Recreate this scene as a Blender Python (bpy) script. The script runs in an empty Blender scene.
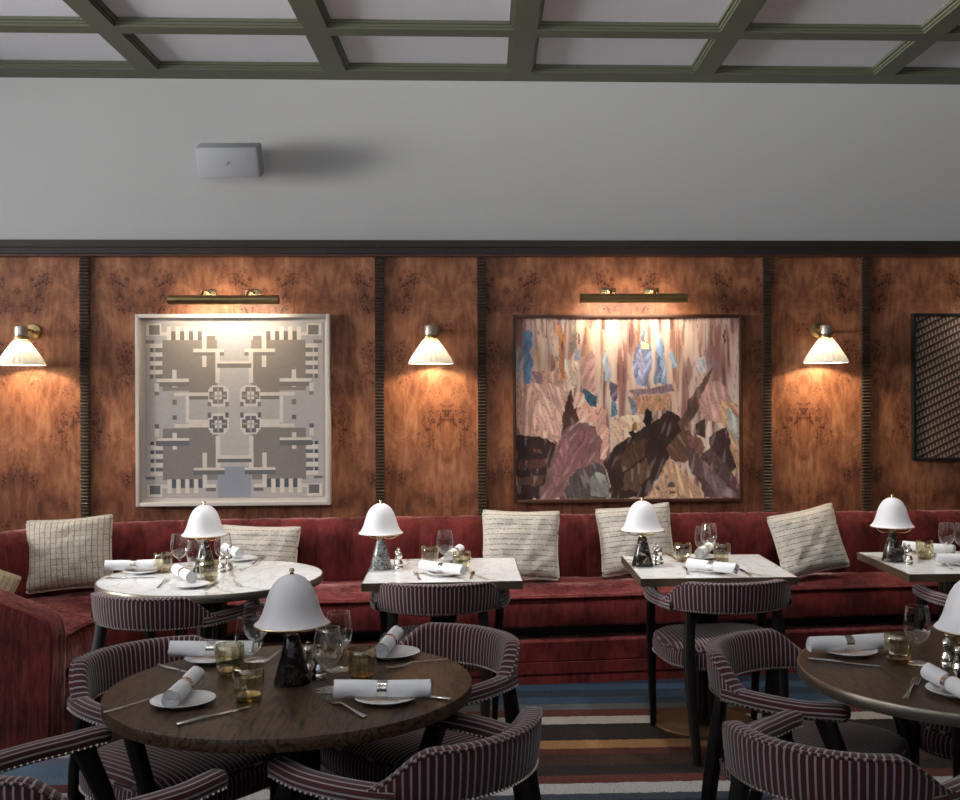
import bpy, bmesh, math, random
from mathutils import Vector, Matrix, noise
random.seed(7)
PI = math.pi
C = bpy.context.scene.collection
rad = math.radians

EXPO = 0.0
ROLLANG = -0.0045
WIN_E = {-1.0: 270, 1.2: 240, 3.3: 135}
WIN_T = {-1.0: 113, 1.2: 113, 3.3: 92}
WIN_C = (1.0, .99, .985)
WIN_S = {-1.0: 76, 1.2: 76, 3.3: 80}
FILL_E = 52
FILL_T = 27
FILL_S = 60
SCE = 17
PLE = 2.9
SPK = 1.0
SPA = 84
SPOTS = [(-1.95, 4.997, 85, 'left corner of the banquette'), (-.86, 4.997, 115, 'round marble table'), (.22, 4.997, 140, 'middle square table'), (1.29, 4.997, 115, 'square table under the cave painting'), (2.36, 4.997, 65, 'rightmost square table'),
         (-.86, 2.786, 26, 'left oak table'), (1.29, 2.786, 28, 'right-hand oak table')]

# ---------------------------------------------------------------- materials
def mat(name):
    m = bpy.data.materials.new(name); m.use_nodes = True
    nt = m.node_tree; b = nt.nodes['Principled BSDF']
    return m, nt, b
def N(nt, t, **k):
    n = nt.nodes.new(t)
    for a, v in k.items():
        if a in n.inputs: n.inputs[a].default_value = v
        else: setattr(n, a, v)
    return n
def L(nt, a, b): nt.links.new(a, b)
def ramp(nt, fac, stops, interp='LINEAR'):
    r = nt.nodes.new('ShaderNodeValToRGB'); r.color_ramp.interpolation = interp
    e = r.color_ramp.elements
    while len(e) > 1: e.remove(e[-1])
    e[0].position = stops[0][0]; e[0].color = (*stops[0][1], 1)
    for p, c in stops[1:]:
        q = e.new(p); q.color = (*c, 1)
    L(nt, fac, r.inputs[0]); return r.outputs[0]
def mth(nt, op, a, b=None, c=None):
    n = nt.nodes.new('ShaderNodeMath'); n.operation = op
    for i, v in enumerate((a, b, c)):
        if v is None: continue
        if isinstance(v, (int, float)): n.inputs[i].default_value = v
        else: L(nt, v, n.inputs[i])
    return n.outputs[0]
def mix(nt, fac, a, b, mode='MIX'):
    n = nt.nodes.new('ShaderNodeMix'); n.data_type = 'RGBA'; n.blend_type = mode
    for i, v in ((0, fac), (6, a), (7, b)):
        if isinstance(v, (int, float)): n.inputs[i].default_value = v
        elif isinstance(v, tuple): n.inputs[i].default_value = (*v, 1)
        else: L(nt, v, n.inputs[i])
    return n.outputs[2]
def bump(nt, b, h, strength=.3, dist=.002):
    n = nt.nodes.new('ShaderNodeBump'); n.inputs['Strength'].default_value = strength
    n.inputs['Distance'].default_value = dist
    L(nt, h, n.inputs['Height']); L(nt, n.outputs[0], b.inputs['Normal'])
def coord(nt, kind='Object', scale=(1, 1, 1)):
    t = nt.nodes.new('ShaderNodeTexCoord'); mp = nt.nodes.new('ShaderNodeMapping')
    mp.inputs['Scale'].default_value = scale
    L(nt, t.outputs[kind], mp.inputs[0]); return mp.outputs[0]
def world_pos(nt, scale=(1, 1, 1)):
    t = nt.nodes.new('ShaderNodeNewGeometry'); mp = nt.nodes.new('ShaderNodeMapping')
    mp.inputs['Scale'].default_value = scale
    L(nt, t.outputs['Position'], mp.inputs[0]); return mp.outputs[0]
def noise_t(nt, vec, scale, detail=4, rough=.55, dist=0):
    n = N(nt, 'ShaderNodeTexNoise', Scale=scale, Detail=detail, Roughness=rough, Distortion=dist)
    L(nt, vec, n.inputs['Vector']); return n.outputs['Fac']
def simple(name, col, rough=.5, metal=0, spec=.5, nscale=None, nstr=.15, ndist=.002, var=.0, **k):
    m, nt, b = mat(name)
    b.inputs['Base Color'].default_value = (*col, 1); b.inputs['Roughness'].default_value = rough
    b.inputs['Metallic'].default_value = metal; b.inputs['Specular IOR Level'].default_value = spec
    for a, v in k.items(): b.inputs[a.replace('_', ' ')].default_value = v
    if nscale:
        f = noise_t(nt, coord(nt), nscale, 3)
        if nstr: bump(nt, b, f, nstr, ndist)
        if var:
            c = mix(nt, f, tuple(x * (1 - var) for x in col), tuple(min(1, x * (1 + var)) for x in col))
            L(nt, c, b.inputs['Base Color'])
    return m
M = {}
M['plaster'] = simple('painted_plaster', (.49, .49, .482), .9, nscale=6, nstr=.12, ndist=.01, var=.02)
M['ceil_fabric'] = simple('ceiling_fabric', (.68, .70, .745), .95, nscale=220, nstr=.5, ndist=.002, var=.1)
M['green'] = simple('green_paint', (.088, .094, .058), .55, nscale=60, nstr=.05)
M['dark_wall'] = simple('dark_wall_paint', (.05, .04, .035), .8, nscale=8)
M['cornice'] = simple('dark_cornice_wood', (.028, .018, .015), .45, nscale=40, nstr=.1, var=.3)
M['pil'] = simple('ribbed_bronze_wood', (.070, .045, .030), .38, nscale=30, nstr=.1, var=.3)
M['black_wood'] = simple('ebonised_wood', (.009, .007, .006), .5, spec=.3, nscale=25, nstr=.08, var=.3)
M['brass'] = simple('aged_brass', (.42, .29, .13), .32, 1.0, nscale=40, nstr=.05, var=.2)
M['brass_hi'] = simple('polished_brass', (.62, .47, .26), .22, 1.0, nscale=40, nstr=.03, var=.1)
M['steel'] = simple('polished_cutlery_steel', (.55, .53, .50), .22, 1.0, nscale=50, nstr=.03)
M['silver'] = simple('polished_silver', (.78, .74, .68), .16, 1.0, nscale=30, nstr=.05)
M['nail'] = simple('brass_nail', (.55, .48, .42), .28, 1.0, nscale=30, nstr=.02)
M['china'] = simple('white_china', (.72, .71, .70), .18, nscale=10, nstr=.02)
M['linen'] = simple('white_linen', (.80, .80, .82), .9, nscale=160, nstr=.3, ndist=.001, var=.04)
M['shade'] = simple('white_lamp_enamel', (.78, .76, .78), .38, nscale=12, nstr=.03)
M['bronze_edge'] = simple('brushed_bronze_edge', (.23, .20, .16), .35, .9, nscale=60, nstr=.05, var=.2)
M['gold_edge'] = simple('brushed_brass_edge', (.30, .25, .17), .35, .9, nscale=60, nstr=.05, var=.2)
M['spk'] = simple('white_speaker_plastic', (.37, .38, .41), .6, nscale=300, nstr=.1, ndist=.0005)
M['spk_dark'] = simple('speaker_logo_grey', (.12, .12, .13), .6, nscale=50)
M['post'] = simple('fluted_dark_metal', (.035, .032, .028), .4, .6, nscale=30, nstr=.05, var=.2)
M['base_disc'] = simple('bronze_table_base', (.13, .065, .03), .42, .5, nscale=20, nstr=.05, var=.3)
M['frame_white'] = simple('limewashed_frame', (.62, .56, .50), .6, nscale=60, nstr=.1, var=.06)
M['frame_brown'] = simple('walnut_frame', (.075, .028, .014), .4, nscale=40, nstr=.1, var=.3)
M['frame_black'] = simple('black_frame', (.01, .009, .009), .45, nscale=40, nstr=.05)
M['sconce_cup'] = simple('satin_nickel_cup', (.62, .56, .48), .3, .8, nscale=30, nstr=.02)

# velvet
def velvet(name, c1, c2):
    m, nt, b = mat(name)
    v = coord(nt)
    f = noise_t(nt, v, 4.5, 5, .55, .5)
    g = noise_t(nt, coord(nt, scale=(1, 1, .22)), 42, 3, .6)
    k = mth(nt, 'ADD', mth(nt, 'MULTIPLY', f, .62), mth(nt, 'MULTIPLY', g, .38))
    c = ramp(nt, k, [(.36, c1), (.52, tuple((a + d) / 2 for a, d in zip(c1, c2))), (.68, c2)])
    L(nt, c, b.inputs['Base Color'])
    L(nt, ramp(nt, k, [(.42, (.15, .15, .15)), (.60, (1, 1, 1))]), b.inputs['Sheen Weight'])
    b.inputs['Roughness'].default_value = .75
    b.inputs['Specular IOR Level'].default_value = .2
    b.inputs['Sheen Weight'].default_value = .55; b.inputs['Sheen Roughness'].default_value = .35
    b.inputs['Sheen Tint'].default_value = (1, .55, .52, 1)
    bump(nt, b, k, .7, .012)
    return m
M['velvet'] = velvet('red_velvet', (.040, .004, .004), (.185, .022, .020))

# burl veneer: blotchy warm ground, fine flame, clusters of dark pin knots
def burl():
    m, nt, b = mat('burl_veneer')
    t = nt.nodes.new('ShaderNodeNewGeometry'); sx = nt.nodes.new('ShaderNodeSeparateXYZ')
    L(nt, t.outputs['Position'], sx.inputs[0])
    px = mth(nt, 'PINGPONG', mth(nt, 'ADD', sx.outputs[0], 10.32), .36)   # book-matched leaves
    cb = nt.nodes.new('ShaderNodeCombineXYZ')
    L(nt, px, cb.inputs[0]); L(nt, sx.outputs[1], cb.inputs[1]); L(nt, sx.outputs[2], cb.inputs[2])
    v = cb.outputs[0]
    def sc(s):
        mp = nt.nodes.new('ShaderNodeMapping'); mp.inputs['Scale'].default_value = s
        L(nt, v, mp.inputs[0]); return mp.outputs[0]
    big = noise_t(nt, sc((1, 1, .55)), 4.2, 7, .68, 1.0)
    flame = noise_t(nt, sc((1, 1, .2)), 15, 5, .65, 2.0)
    g = mth(nt, 'ADD', mth(nt, 'MULTIPLY', big, .68), mth(nt, 'MULTIPLY', flame, .32))
    base = ramp(nt, g, [(.36, (.110, .036, .019)), (.44, (.205, .075, .037)), (.51, (.315, .125, .061)), (.57, (.41, .172, .085)), (.66, (.54, .27, .145))])
    # pin knots
    vo = N(nt, 'ShaderNodeTexVoronoi', Scale=52.0); vo.feature = 'F1'
    nd = nt.nodes.new('ShaderNodeTexNoise'); nd.inputs['Scale'].default_value = 30
    L(nt, v, nd.inputs['Vector'])
    va = nt.nodes.new('ShaderNodeVectorMath'); va.operation = 'MULTIPLY_ADD'
    L(nt, nd.outputs['Color'], va.inputs[0]); va.inputs[1].default_value = (.03, .03, .03); L(nt, v, va.inputs[2])
    L(nt, va.outputs[0], vo.inputs['Vector'])
    dots = ramp(nt, vo.outputs['Distance'], [(.34, (1, 1, 1)), (.50, (0, 0, 0))])
    vb = N(nt, 'ShaderNodeTexVoronoi', Scale=6.5); L(nt, sc((1, 1, .9)), vb.inputs['Vector'])
    sel = nt.nodes.new('ShaderNodeSeparateColor'); L(nt, vb.outputs['Color'], sel.inputs[0])
    clu = mth(nt, 'MULTIPLY', ramp(nt, vb.outputs['Distance'], [(.30, (1, 1, 1)), (.50, (0, 0, 0))]),
              mth(nt, 'GREATER_THAN', sel.outputs[0], .42))
    vo2 = N(nt, 'ShaderNodeTexVoronoi', Scale=95.0); L(nt, va.outputs[0], vo2.inputs['Vector'])
    dots2 = ramp(nt, vo2.outputs['Distance'], [(.28, (1, 1, 1)), (.46, (0, 0, 0))])
    cn = noise_t(nt, sc((1, 1, .8)), 9, 3, .6, .5)
    clu2 = ramp(nt, cn, [(.56, (0, 0, 0)), (.64, (1, 1, 1))])
    clu = mth(nt, 'MULTIPLY', clu, ramp(nt, noise_t(nt, sc((1, 1, 1)), 22, 2), [(.35, (.3, .3, .3)), (.55, (1, 1, 1))]))
    k = mth(nt, 'MAXIMUM', mth(nt, 'MULTIPLY', dots, clu), mth(nt, 'MULTIPLY', mth(nt, 'MULTIPLY', dots2, clu2), .75))
    c = mix(nt, mth(nt, 'MULTIPLY', clu, .42), base, (.15, .045, .025))
    c = mix(nt, mth(nt, 'MULTIPLY', k, .82), c, (.035, .012, .008))
    L(nt, c, b.inputs['Base Color'])
    b.inputs['Roughness'].default_value = .38; b.inputs['Specular IOR Level'].default_value = .35
    bump(nt, b, g, .08, .004)
    return m
M['burl'] = burl()

def marble(name='white_marble', cool=1.0):
    m, nt, b = mat(name)
    v = coord(nt, scale=(1, .55, 1))
    w = N(nt, 'ShaderNodeTexNoise', Scale=1.5, Detail=4, Distortion=1.2); L(nt, v, w.inputs['Vector'])
    d = mth(nt, 'ABSOLUTE', mth(nt, 'SUBTRACT', w.outputs['Fac'], .5))
    w2 = N(nt, 'ShaderNodeTexNoise', Scale=5.5, Detail=4, Distortion=2.2); L(nt, v, w2.inputs['Vector'])
    d2 = mth(nt, 'ABSOLUTE', mth(nt, 'SUBTRACT', w2.outputs['Fac'], .52))
    c1 = ramp(nt, d, [(0, (.42, .30, .20)), (.003, (.55, .48, .40)), (.010, (.78, .77, .75)), (.04, (.86, .86, .86))])
    c2 = ramp(nt, d2, [(0, (.62, .60, .58)), (.02, (1, 1, 1))])
    L(nt, mix(nt, .7, c1, c2, 'MULTIPLY'), b.inputs['Base Color'])
    b.inputs['Roughness'].default_value = .18
    return m
M['marble'] = marble()

def stone(name, dark, light, thr=.55, scale=28):
    m, nt, b = mat(name)
    v = coord(nt)
    f = noise_t(nt, v, scale, 5, .65, 1.0)
    c = ramp(nt, f, [(thr - .08, dark), (thr, tuple((a + q) / 2 for a, q in zip(dark, light))), (thr + .06, light)])
    L(nt, c, b.inputs['Base Color']); b.inputs['Roughness'].default_value = .2
    return m
M['granite'] = stone('grey_speckled_granite', (.07, .075, .075), (.42, .42, .40), .50, 75)
M['brown_stone'] = stone('dark_emperador_marble', (.018, .012, .009), (.50, .44, .36), .60, 30)
M['black_stone'] = stone('blackish_brown_marble', (.010, .007, .006), (.09, .05, .03), .60, 24)

def tabletop():
    m, nt, b = mat('stained_oak_top')
    v = coord(nt, scale=(1, .13, 1))
    w = N(nt, 'ShaderNodeTexNoise', Scale=9.0, Detail=3, Distortion=.4); L(nt, v, w.inputs['Vector'])
    r = mth(nt, 'FRACT', mth(nt, 'MULTIPLY', w.outputs['Fac'], 16))
    f = noise_t(nt, coord(nt, scale=(1, .05, 1)), 150, 3)
    k = mth(nt, 'MULTIPLY', ramp(nt, r, [(0, (0, 0, 0)), (.35, (1, 1, 1)), (.9, (1, 1, 1)), (1, (0, 0, 0))]), f)
    c = ramp(nt, k, [(.05, (.014, .008, .005)), (.35, (.050, .029, .017)), (.65, (.095, .056, .032))])
    L(nt, c, b.inputs['Base Color']); b.inputs['Roughness'].default_value = .38
    b.inputs['Specular IOR Level'].default_value = .3
    bump(nt, b, k, .25, .001)
    return m
M['oak'] = tabletop()

def stripes():
    m, nt, b = mat('maroon_striped_fabric')
    t = nt.nodes.new('ShaderNodeUVMap'); s = nt.nodes.new('ShaderNodeSeparateXYZ'); L(nt, t.outputs[0], s.inputs[0])
    u = mth(nt, 'FRACT', mth(nt, 'MULTIPLY', s.outputs[0], 1 / .0168))
    c = ramp(nt, u, [(0, (.31, .27, .275)), (.22, (.31, .27, .275)), (.28, (.012, .008, .010)), (.40, (.07, .010, .014)),
                     (.86, (.07, .010, .014)), (.95, (.012, .008, .010)), (1, (.31, .27, .275))])
    f = noise_t(nt, coord(nt), 420, 2)
    c = mix(nt, .35, c, ramp(nt, f, [(.3, (.55, .55, .55)), (.7, (1, 1, 1))]), 'MULTIPLY')
    L(nt, c, b.inputs['Base Color']); b.inputs['Roughness'].default_value = .8
    b.inputs['Sheen Weight'].default_value = .25; b.inputs['Specular IOR Level'].default_value = .2
    bump(nt, b, f, .4, .001)
    return m
M['stripe'] = stripes()

def carpet():
    m, nt, b = mat('banded_carpet')
    t = nt.nodes.new('ShaderNodeNewGeometry'); s = nt.nodes.new('ShaderNodeSeparateXYZ'); L(nt, t.outputs['Position'], s.inputs[0])
    w = noise_t(nt, world_pos(nt), 30, 3)
    y = mth(nt, 'ADD', s.outputs[1], mth(nt, 'MULTIPLY', mth(nt, 'SUBTRACT', w, .5), .03))
    u = mth(nt, 'FRACT', mth(nt, 'DIVIDE', mth(nt, 'SUBTRACT', y, 4.07), 1.85))
    def p(v): return (v - 4.07) / 1.85
    navy = (.020, .030, .050); blue = (.035, .065, .11); pale = (.10, .11, .12); mar = (.11, .035, .028)
    white = (.46, .43, .39); dark = (.030, .024, .022); tan = (.36, .19, .085); brown = (.055, .030, .022)
    wht2 = (.40, .39, .38)
    st = [(0, navy), (p(4.22), (.05, .06, .075)), (p(4.29), wht2), (p(4.405), mar), (p(4.50), dark), (p(4.62), brown), (p(4.76), mar),
          (p(4.838), tan), (p(4.957), dark), (p(5.10), (.028, .024, .02)), (p(5.198), white), (p(5.325), mar), (p(5.44), pale),
          (p(5.54), blue), (p(5.66), navy), (p(5.80), blue)]
    c = ramp(nt, u, st, 'CONSTANT')
    st2 = list(st); st2[4] = (p(4.50), (.12, .17, .23)); st2[5] = (p(4.58), (.09, .14, .20)); st2[6] = (p(4.76), (.13, .12, .18)); st2[7] = (p(4.838), (.34, .33, .33))
    c2 = ramp(nt, u, st2, 'CONSTANT')
    c = mix(nt, ramp(nt, mth(nt, 'ADD', s.outputs[0], 3), [(1.9 / 1, (0, 0, 0))] if False else [(0, (1, 1, 1)), (1, (1, 1, 1))]), c, c2) if False else mix(nt, mth(nt, 'LESS_THAN', s.outputs[0], -1.1), c, c2)
    sp = N(nt, 'ShaderNodeTexNoise', Scale=170.0, Detail=2); L(nt, world_pos(nt), sp.inputs['Vector'])
    c = mix(nt, 1.0, c, ramp(nt, sp.outputs['Fac'], [(.32, (.3, .3, .3)), (.58, (.8, .8, .8))]), 'MULTIPLY')
    c = mix(nt, ramp(nt, sp.outputs['Fac'], [(.62, (0, 0, 0)), (.70, (.25, .25, .25))]), c, (.35, .30, .30))
    L(nt, c, b.inputs['Base Color']); b.inputs['Roughness'].default_value = .95; b.inputs['Specular IOR Level'].default_value = .1
    bump(nt, b, sp.outputs['Fac'], .6, .004)
    return m
M['carpet'] = carpet()

def thin_glass(name, tint, gloss=(1, 1, 1), streak=False, rough=.02, fmin=0.0):
    m = bpy.data.materials.new(name); m.use_nodes = True; nt = m.node_tree; nt.nodes.clear()
    o = nt.nodes.new('ShaderNodeOutputMaterial'); tr = nt.nodes.new('ShaderNodeBsdfTransparent')
    gl = nt.nodes.new('ShaderNodeBsdfGlossy'); mx = nt.nodes.new('ShaderNodeMixShader'); fr = nt.nodes.new('ShaderNodeLayerWeight')
    fr.inputs[0].default_value = .5; gl.inputs['Roughness'].default_value = rough
    gl.inputs['Color'].default_value = (*gloss, 1)
    tr.inputs['Color'].default_value = (*tint, 1)
    if streak:
        f = noise_t(nt, coord(nt, scale=(1, 1, .25)), 60, 2)
        L(nt, ramp(nt, f, [(.35, tuple(x * .55 for x in tint)), (.6, tint)]), tr.inputs['Color'])
    L(nt, mth(nt, 'MULTIPLY_ADD', mth(nt, 'POWER', fr.outputs['Facing'], 1.8), .80, .06 + fmin), mx.inputs[0]); L(nt, tr.outputs[0], mx.inputs[1]); L(nt, gl.outputs[0], mx.inputs[2]); L(nt, mx.outputs[0], o.inputs[0])
    return m
M['glass'] = thin_glass('clear_thin_glass', (.96, .97, .97))
M['amber'] = thin_glass('smoky_amber_glass', (.90, .84, .62), (1, .97, .88), True, fmin=.06)
M['amber_base'] = thin_glass('thick_amber_glass', (.66, .52, .24), (1, .9, .7), True, fmin=.03)
M['window_glass'] = thin_glass('window_glass', (.95, .97, 1))

def sconce_cloth():
    m = bpy.data.materials.new('pleated_shade_cloth'); m.use_nodes = True; nt = m.node_tree; nt.nodes.clear()
    o = nt.nodes.new('ShaderNodeOutputMaterial'); d = nt.nodes.new('ShaderNodeBsdfDiffuse'); t = nt.nodes.new('ShaderNodeBsdfTranslucent')
    mx = nt.nodes.new('ShaderNodeMixShader'); mx.inputs[0].default_value = .055
    f = noise_t(nt, coord(nt), 90, 2)
    c = ramp(nt, f, [(.3, (.82, .78, .68)), (.7, (.90, .87, .79))])
    L(nt, c, d.inputs[0]); L(nt, c, t.inputs[0])
    L(nt, d.outputs[0], mx.inputs[1]); L(nt, t.outputs[0], mx.inputs[2]); L(nt, mx.outputs[0], o.inputs[0])
    return m
M['pleat'] = sconce_cloth()
def emit(name, col, s):
    m, nt, b = mat(name); b.inputs['Emission Color'].default_value = (*col, 1); b.inputs['Emission Strength'].default_value = s
    b.inputs['Base Color'].default_value = (*col, 1); return m
M['bulb'] = emit('warm_bulb', (1, .78, .52), 2.5)

def cushion_cloth(name, col, grid):
    m, nt, b = mat(name)
    t = nt.nodes.new('ShaderNodeUVMap'); s = nt.nodes.new('ShaderNodeSeparateXYZ'); L(nt, t.outputs[0], s.inputs[0])
    wob = noise_t(nt, t.outputs[0], 9, 2)
    vv = mth(nt, 'ADD', s.outputs[1], mth(nt, 'MULTIPLY', wob, .012))
    a = mth(nt, 'ABSOLUTE', mth(nt, 'SUBTRACT', mth(nt, 'FRACT', mth(nt, 'MULTIPLY', vv, 34)), .5))
    line = ramp(nt, a, [(0, (1, 1, 1)), (.06, (1, 1, 1)), (.12, (0, 0, 0))])
    br = noise_t(nt, t.outputs[0], 70, 2)
    ln = mth(nt, 'MULTIPLY', line, ramp(nt, br, [(.40, (0, 0, 0)), (.52, (1, 1, 1))]))
    if grid:
        a2 = mth(nt, 'ABSOLUTE', mth(nt, 'SUBTRACT', mth(nt, 'FRACT', mth(nt, 'MULTIPLY', s.outputs[0], 34)), .5))
        ln = mth(nt, 'MAXIMUM', mth(nt, 'MULTIPLY', ln, .6), ramp(nt, a2, [(0, (1, 1, 1)), (.05, (1, 1, 1)), (.10, (0, 0, 0))]))
    wv = noise_t(nt, coord(nt, scale=(1, 1, 1)), 140, 2)
    base = ramp(nt, wv, [(.3, tuple(x * .72 for x in col)), (.65, col)])
    L(nt, mix(nt, mth(nt, 'MULTIPLY', ln, .62), base, (.10, .08, .065)), b.inputs['Base Color'])
    b.inputs['Roughness'].default_value = .95; b.inputs['Specular IOR Level'].default_value = .1
    b.inputs['Sheen Weight'].default_value = .15
    h = mth(nt, 'SUBTRACT', mth(nt, 'MULTIPLY', wv, .5), ln)
    bump(nt, b, h, .6, .004)
    return m
M['cushion'] = cushion_cloth('cream_stitched_weave', (.68, .62, .54), False)
M['cushion_grid'] = cushion_cloth('cream_checked_weave', (.60, .53, .43), True)
M['cushion_tan'] = cushion_cloth('tan_woven_cloth', (.46, .36, .22), True)

def vcol():
    m, nt, b = mat('painted_picture')
    a = nt.nodes.new('ShaderNodeVertexColor'); a.layer_name = 'Col'
    L(nt, a.outputs[0], b.inputs['Base Color']); b.inputs['Roughness'].default_value = .6
    f = noise_t(nt, coord(nt, scale=(1, 1, .4)), 90, 3); bump(nt, b, f, .2, .002)
    return m
M['picture'] = vcol()

# ---------------------------------------------------------------- mesh helpers
class MB:
    def __init__(s): s.v = []; s.f = []; s.u = {}
    def add(s, vs, fs, uvs=None):
        o = len(s.v); s.v += [tuple(p) for p in vs]
        for i, f in enumerate(fs):
            if uvs: s.u[len(s.f)] = uvs[i]
            s.f.append(tuple(o + k for k in f))
        return s
    def box(s, x0, x1, y0, y1, z0, z1, M4=None):
        vs = [Vector((x, y, z)) for x in (x0, x1) for y in (y0, y1) for z in (z0, z1)]
        if M4: vs = [M4 @ v for v in vs]
        return s.add(vs, [(0, 1, 3, 2), (4, 6, 7, 5), (0, 4, 5, 1), (2, 3, 7, 6), (0, 2, 6, 4), (1, 5, 7, 3)])
    def lathe(s, prof, n=32, c=(0, 0, 0), M4=None, cap=True, fn=None):
        vs = []; fs = []
        for k, (r, z) in enumerate(prof):
            for i in range(n):
                a = 2 * PI * i / n
                rr = r * (fn(a, k, z) if fn else 1)
                p = Vector((rr * math.cos(a), rr * math.sin(a), z))
                if M4: p = M4 @ p
                vs.append(p + Vector(c))
        for k in range(len(prof) - 1):
            for i in range(n):
                j = (i + 1) % n
                fs.append((k * n + i, k * n + j, (k + 1) * n + j, (k + 1) * n + i))
        if cap:
            if prof[0][0] > 1e-5: fs.append(tuple(range(n))[::-1])
            if prof[-1][0] > 1e-5: fs.append(tuple((len(prof) - 1) * n + i for i in range(n)))
        return s.add(vs, fs)
    def tube(s, pts, r, n=10, cap=True):
        pts = [Vector(p) for p in pts]; vs = []; fs = []
        up0 = Vector((0, 0, 1))
        for k, p in enumerate(pts):
            t = (pts[min(k + 1, len(pts) - 1)] - pts[max(k - 1, 0)]).normalized()
            a = up0.cross(t)
            if a.length < .05: a = Vector((1, 0, 0)).cross(t)
            a.normalize(); b = t.cross(a)
            rr = r[k] if isinstance(r, (list, tuple)) else r
            ra, rb = rr if isinstance(rr, tuple) else (rr, rr)
            for i in range(n):
                q = 2 * PI * i / n
                vs.append(p + a * ra * math.cos(q) + b * rb * math.sin(q))
        for k in range(len(pts) - 1):
            for i in range(n):
                j = (i + 1) % n
                fs.append((k * n + i, k * n + j, (k + 1) * n + j, (k + 1) * n + i))
        if cap:
            fs.append(tuple(range(n))[::-1]); fs.append(tuple((len(pts) - 1) * n + i for i in range(n)))
        return s.add(vs, fs)
    def bar(s, pts, w, h, roll=Vector((1, 0, 0))):
        """square bar along pts, w across 'roll' direction, h across the other; w, h may be lists"""
        pts = [Vector(p) for p in pts]; vs = []; fs = []
        for k, p in enumerate(pts):
            t = (pts[min(k + 1, len(pts) - 1)] - pts[max(k - 1, 0)]).normalized()
            a = (roll - t * roll.dot(t)).normalized(); b = t.cross(a)
            ww = (w[k] if isinstance(w, list) else w) / 2; hh = (h[k] if isinstance(h, list) else h) / 2
            c = .25
            for (i, j) in ((-1, -1 + c), (-1, 1 - c), (-1 + c, 1), (1 - c, 1), (1, 1 - c), (1, -1 + c), (1 - c, -1), (-1 + c, -1)):
                vs.append(p + a * ww * i + b * hh * j)
        n = 8
        for k in range(len(pts) - 1):
            for i in range(n):
                j = (i + 1) % n
                fs.append((k * n + i, (k + 1) * n + i, (k + 1) * n + j, k * n + j))
        fs.append(tuple(range(n))); fs.append(tuple((len(pts) - 1) * n + i for i in range(n))[::-1])
        return s.add(vs, fs)
    def prism(s, poly, z0, z1, M4=None):
        n = len(poly)
        vs = [Vector((x, y, z0)) for x, y in poly] + [Vector((x, y, z1)) for x, y in poly]
        if M4: vs = [M4 @ v for v in vs]
        fs = [tuple(range(n))[::-1], tuple(range(n, 2 * n))] + [(i, (i + 1) % n, n + (i + 1) % n, n + i) for i in range(n)]
        return s.add(vs, fs)
    def mesh(s, name, m, smooth=True, ang=40, bevel=0):
        me = bpy.data.meshes.new(name); me.from_pydata(s.v, [], s.f)
        if s.u:
            uv = me.uv_layers.new(name='UVMap')
            for p in me.polygons:
                if p.index in s.u:
                    for k, li in enumerate(p.loop_indices): uv.data[li].uv = s.u[p.index][k]
        me.materials.append(m)
        bm = bmesh.new(); bm.from_mesh(me)
        bmesh.ops.recalc_face_normals(bm, faces=bm.faces)
        if bevel:
            ed = [e for e in bm.edges if len(e.link_faces) == 2 and e.calc_face_angle() > rad(30)]
            bmesh.ops.bevel(bm, geom=ed, offset=bevel, segments=2, profile=.5, affect='EDGES')
        bm.to_mesh(me); bm.free()
        if smooth:
            me.shade_smooth()
            try: me.set_sharp_from_angle(angle=rad(ang))
            except Exception: pass
        return me
def obj(name, mb, m, parent=None, **k):
    me = mb.mesh(name, m, **k); o = bpy.data.objects.new(name, me); C.objects.link(o)
    if parent: o.parent = parent
    return o
def tag(o, label=None, cat=None, group=None, kind=None):
    if label: o['label'] = label
    if cat: o['category'] = cat
    if group: o['group'] = group
    if kind: o['kind'] = kind
    return o
def struct(name, mb, m, parent=None, **k):
    o = obj(name, mb, m, parent, **k)
    if not parent: o['kind'] = 'structure'
    return o
def empty(name, loc=(0, 0, 0), rz=0):
    o = bpy.data.objects.new(name, None); C.objects.link(o); o.empty_display_size = .05
    o.location = loc; o.rotation_euler = (0, 0, rz); return o
def copy_tree(o, parent=None):
    c = o.copy(); C.objects.link(c); c.parent = parent
    for ch in list(o.children): copy_tree(ch, c)
    return c
def crom(P, n):
    """Catmull-Rom through control tuples, n samples per span"""
    out = []; m = len(P)
    for i in range(m - 1):
        p0 = P[max(i - 1, 0)]; p1 = P[i]; p2 = P[i + 1]; p3 = P[min(i + 2, m - 1)]
        for k in range(n):
            t = k / n
            out.append(tuple(.5 * (2 * b + (c - a) * t + (2 * a - 5 * b + 4 * c - d) * t * t + (-a + 3 * b - 3 * c + d) * t ** 3)
                             for a, b, c, d in zip(p0, p1, p2, p3)))
    out.append(tuple(P[-1])); return out
def sstep(a, b, x):
    t = max(0, min(1, (x - a) / (b - a))); return t * t * (3 - 2 * t)

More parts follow.
